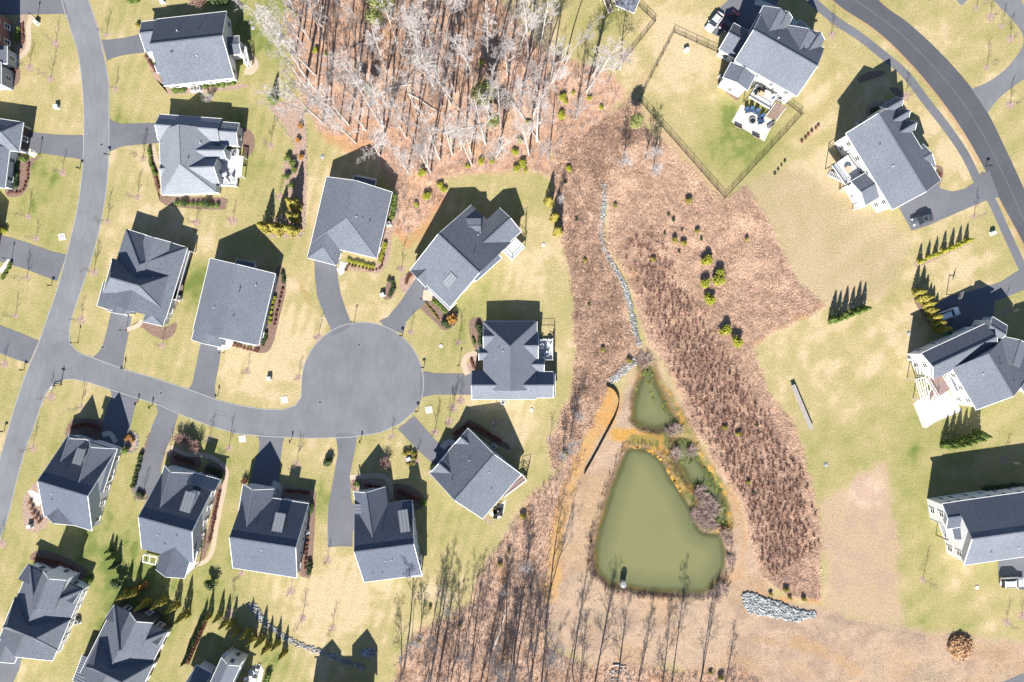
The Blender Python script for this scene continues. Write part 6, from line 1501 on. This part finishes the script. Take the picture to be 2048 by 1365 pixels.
stairs([(1218, 28), (1226, 24), (1210, 2)], 0, 2.5, 11, 'deckbrown', 'white rear stairs with brown treads')
stairs([(1862, 800), (1852, 802), (1850, 770)], 0, 2.5, 11, 'deckbrown', 'brown stairs below the timber deck')

# basketball hoop
root = empty('basketball_hoop', P(1893, 590), R(-20)); tag(root, 'basketball hoop on a dark pole beside the driveway', 'hoop')
MB().cyl((0, 0, 0), .08, 3.0, 8).build('pole', M['black'], root); MB().beam((0, 0, 2.9), (.9, 0, 3.1), .08, .08).build('arm', M['black'], root); MB().box((.95, 0, 3.3), (.04, 1.5, 1.0)).build('backboard', M['acgrey'], root)
MB().tube([Vector((1.25 + .23 * math.cos(t), .23 * math.sin(t), 3.0)) for t in [2 * math.pi * j / 14 for j in range(15)]], [.02] * 15, 5).build('rim', M['leaf_orange'], root)
for x, y, m, lab in [(1889, 672, 'bin_green', 'green lidded bin beside the white garage wall'), (1896, 668, 'black', 'black bin beside the white garage wall')]:
    root = empty('wheelie_bin', P(x, y), R(25)); tag(root, lab, 'bin'); MB().tube([(0, 0, .08), (0, 0, 1.0)], [.32, .42], 4).build('tub', M[m], root); MB().box((0, 0, 1.04), (.72, .72, .07)).build('lid', M[m], root)
    for sx in (-1, 1): MB().tube([(sx * .3, -.3, .1), (sx * .36, -.3, .1)], [.1, .1], 10).build('wheel', M['tyre'], root)
# small trash-can style and yard lids
for x, y, lab in [(645, 314, 'dark round yard lid in the lawn by the wood edge house'), (506, 56, 'dark round yard lid on the lawn beside the paver patio'), (1652, 930, 'dark round yard lid on the green eastern lawn'), (1817, 667, 'dark round yard lid west of the conifer screen'), (1954, 1175, 'pale round yard lid on the lawn by the white vehicle'), (882, 692, 'pale round yard lid on the multi hipped house lawn'), (1063, 820, 'pale round yard lid east of the diagonal house'), (1087, 490, 'pale round yard lid near the golden conifers')]:
    o = MB().tube([(0, 0, -.02), (0, 0, .10), (0, 0, .16)], [.42, .42, .3], 14).build('yard_lid', M['concrete'] if 'pale' in lab else M['rock'], None); o.location = P(x, y); tag(o, lab, 'lid', 'round yard lids')

# ---------------------------------------------------------------- cars
def car(x, y, rz, lab, paint, L=4.7, Wd=1.85, Hh=1.45, suv=False):
    root = empty('parked_car', P(x, y, .022), R(rz)); tag(root, lab, 'car')
    pm = M[paint]; h0 = .32; hb = .88 if not suv else 1.02
    st = [(-L / 2, .74, .55, hb * .86), (-L / 2 + .18, .92, .36, hb * .97), (-L * .3, 1, h0, hb), (0, 1, h0, hb), (L * .28, 1, h0, hb * .98), (L / 2 - .35, .95, .36, hb * .86), (L / 2 - .06, .78, .5, hb * .68)]
    vv = []; ff = []
    for i, (sx, wf, zl, zh) in enumerate(st):
        w = Wd / 2 * wf
        vv += [(sx, -w, zl), (sx, -w * 1.0, (zl + zh) / 2), (sx, -w * .88, zh), (sx, 0, zh + .05), (sx, w * .88, zh), (sx, w, (zl + zh) / 2), (sx, w, zl)]
    for i in range(len(st) - 1):
        for k in range(6): a = i * 7 + k; ff.append((a, a + 1, a + 8, a + 7))
        ff.append((i * 7 + 6, i * 7, i * 7 + 7, i * 7 + 13))
    ff += [tuple(range(6, -1, -1)), tuple(range((len(st) - 1) * 7, len(st) * 7))]
    body = MB().add(vv, ff).build('body', pm, root, True)
    xr0, xr1 = (-L * .46, L * .02) if suv else (-L * .24, L * .06)          # roof
    xb, xf = (-L * .49 if suv else -L * .40), L * .22
    wt, wb = Wd / 2 * .72, Wd / 2 * .87
    def quad(nm, p, m, e=.0): return MB().add(p + [(a, b2, c - .03) for a, b2, c in p], [(0, 1, 2, 3), (7, 6, 5, 4), (0, 4, 5, 1), (1, 5, 6, 2), (2, 6, 7, 3), (3, 7, 4, 0)]).build(nm, m, root)
    zb = hb + .02
    rf = quad('roof', [(xr0, -wt, Hh), (xr1, -wt, Hh), (xr1, wt, Hh), (xr0, wt, Hh)], pm)
    quad('windscreen', [(xf, -wb, zb), (xf, wb, zb), (xr1, wt, Hh - .01), (xr1, -wt, Hh - .01)], M['glass'])
    quad('rear_window', [(xb, -wb, zb), (xr0, -wt, Hh - .01), (xr0, wt, Hh - .01), (xb, wb, zb)], M['glass'])
    for s in (-1, 1): quad('side_window', [(xb, s * wb, zb), (xf, s * wb, zb), (xr1, s * wt, Hh - .01), (xr0, s * wt, Hh - .01)], M['glass'])
    for s in (-1, 1):
        quad('pillar', [(xf + .06, s * wb, zb + .02), (xf - .06, s * wb, zb + .02), (xr1 - .06, s * wt, Hh + .015), (xr1 + .06, s * wt, Hh + .015)], pm)
        MB().box((L * .16, s * (Wd / 2 + .08), hb + .02), (.18, .2, .14)).build('mirror', pm, root)
        MB().box((L / 2 - .22, s * Wd * .34, hb * .76), (.3, .34, .12)).build('headlight', M['lamp_white'], root)
        MB().box((-L / 2 + .05, s * Wd * .33, hb * .86), (.12, .34, .14)).build('tail_light', M['lamp_red'], root)
        for fx in (-L * .3, L * .3):
            t = MB().tube([(fx, s * (Wd / 2 - .24), .32), (fx, s * (Wd / 2 - .01), .32)], [.32, .32], 16).build('wheel', M['tyre'], root)
            MB().tube([(fx, s * (Wd / 2 - .02), .32), (fx, s * (Wd / 2 + .01), .32)], [.2, .2], 12).build('rim', M['rim'], t)
    if not suv and paint != 'paint_white': quad('sunroof', [(xr0 + .35, -wt * .6, Hh + .02), (xr1 - .15, -wt * .6, Hh + .02), (xr1 - .15, wt * .6, Hh + .02), (xr0 + .35, wt * .6, Hh + .02)], M['glass'])
    else:
        for s in (-1, 1): MB().beam((xr0 + .2, s * (wt - .1), Hh + .05), (xr1 - .2, s * (wt - .1), Hh + .05), .05, .05).build('roof_rail', M['black'], root)
    return root
car(1427, 47, 232, 'white saloon car on the pale drive edge of the large white house', 'paint_white', 4.75)
car(1456, 46, 232, 'dark red saloon car in the shade beside the white garage', 'paint_red', 4.8)
car(1841, 441, 197, 'graphite grey car parked on the dormer house driveway', 'paint_grey', 4.5)
car(1893, 629, 20, 'white car parked in the shade beside the conifer screen', 'paint_white', 4.8, suv=True, Hh=1.7)
car(2020, 1163, 2, 'white tall wagon parked on the drive of the balcony house', 'paint_white', 5.0, 1.98, 1.78, suv=True)
# street sign at the junction
root = empty('street_sign', P(122, 772)); tag(root, 'street name post with two pale blades at the road junction', 'sign')
MB().cyl((0, 0, 0), .04, 2.6, 8).build('post', M['black'], root); MB().box((0, 0, 2.5), (.9, .03, .2), R(-12)).build('name_blade', M['acgrey'], root); MB().box((0, 0, 2.72), (.9, .03, .2), R(70)).build('name_blade', M['acgrey'], root)
for x0, y0, x1, y1 in [(104, 782, 108, 772), (108, 772, 121, 770)]:
    a_, b_ = P(x0, y0), P(x1, y1); root = empty('rail_fence', a_); tag(root, 'short white rail at the road junction corner', 'fence', 'white corner rails'); d_ = b_ - a_
    for hz in (.3, .6): MB().beam((0, 0, hz), (d_.x, d_.y, hz), .06, .12).build('rail', M['trim'], root)
    for t in (0, 1): MB().box((d_.x * t, d_.y * t, .4), (.12, .12, .8)).build('post', M['trim'], root)

# manhole covers set in the paving
for x, y, lab in [(203, 290, 'round iron manhole cover in the western road by the pale roofed house drive'), (206, 695, 'round iron manhole cover near the road junction'), (322, 787, 'round iron manhole cover in the road before the sloping driveway'), (640, 805, 'round iron manhole cover in the cul de sac'), (718, 690, 'round iron manhole cover at the head of the cul de sac')]:
    root = empty('manhole_cover', P(x, y)); tag(root, lab, 'manhole', 'manhole covers')
    MB().cyl((0, 0, .006), .42, .02, 18).build('frame', M['kerb'], root); MB().cyl((0, 0, .027), .34, .006, 16).build('lid', M['asphalt_new'], root)

# floating algae on the shallows
def algae(poly, n, seed, lab, col):
    rg = np.random.RandomState(seed); pl = np.array(poly, float); x0, y0 = pl.min(0); x1, y1 = pl.max(0); V = []; F = []; Cl = []; c = 0
    for _ in range(n * 8):
        if c >= n: break
        x = rg.uniform(x0, x1); y = rg.uniform(y0, y1)
        if not inpoly(poly, x, y) or vnoise(np.array(x), np.array(y), 14, seed) < .52: continue
        p = P(x, y); r = rg.uniform(.12, .5); i = len(V); k = 7
        V += [(p.x + math.cos(6.283 * j / k) * r * rg.uniform(.5, 1.2), p.y + math.sin(6.283 * j / k) * r * rg.uniform(.5, 1.2), -.285 + .0015 * (c % 9)) for j in range(k)]
        F += [(i, i + j, i + j + 1) for j in range(1, k - 1)]; Cl += [np.array(col) * rg.uniform(.6, 1.5)] * k; c += 1
    o = cover_mesh('algae', V, F, np.array(Cl), M['tuft']); tag(o, lab, 'algae', kind='stuff')
algae([(1280, 745), (1305, 735), (1330, 795), (1345, 840), (1300, 790), (1268, 790)], 60, 51, 'brown green algae floating on the small pond', (.095, .10, .03))
algae([(1352, 878), (1375, 880), (1410, 928), (1436, 968), (1455, 1005), (1456, 1050), (1430, 1045), (1400, 985), (1366, 945)], 170, 52, 'dark green algae in the marshy arm of the pond', (.075, .09, .026))
algae([(1255, 870), (1345, 880), (1352, 925), (1385, 990), (1370, 1000), (1320, 918), (1285, 898), (1250, 900)], 200, 53, 'rusty orange algae along the silt bar', (.30, .17, .04))
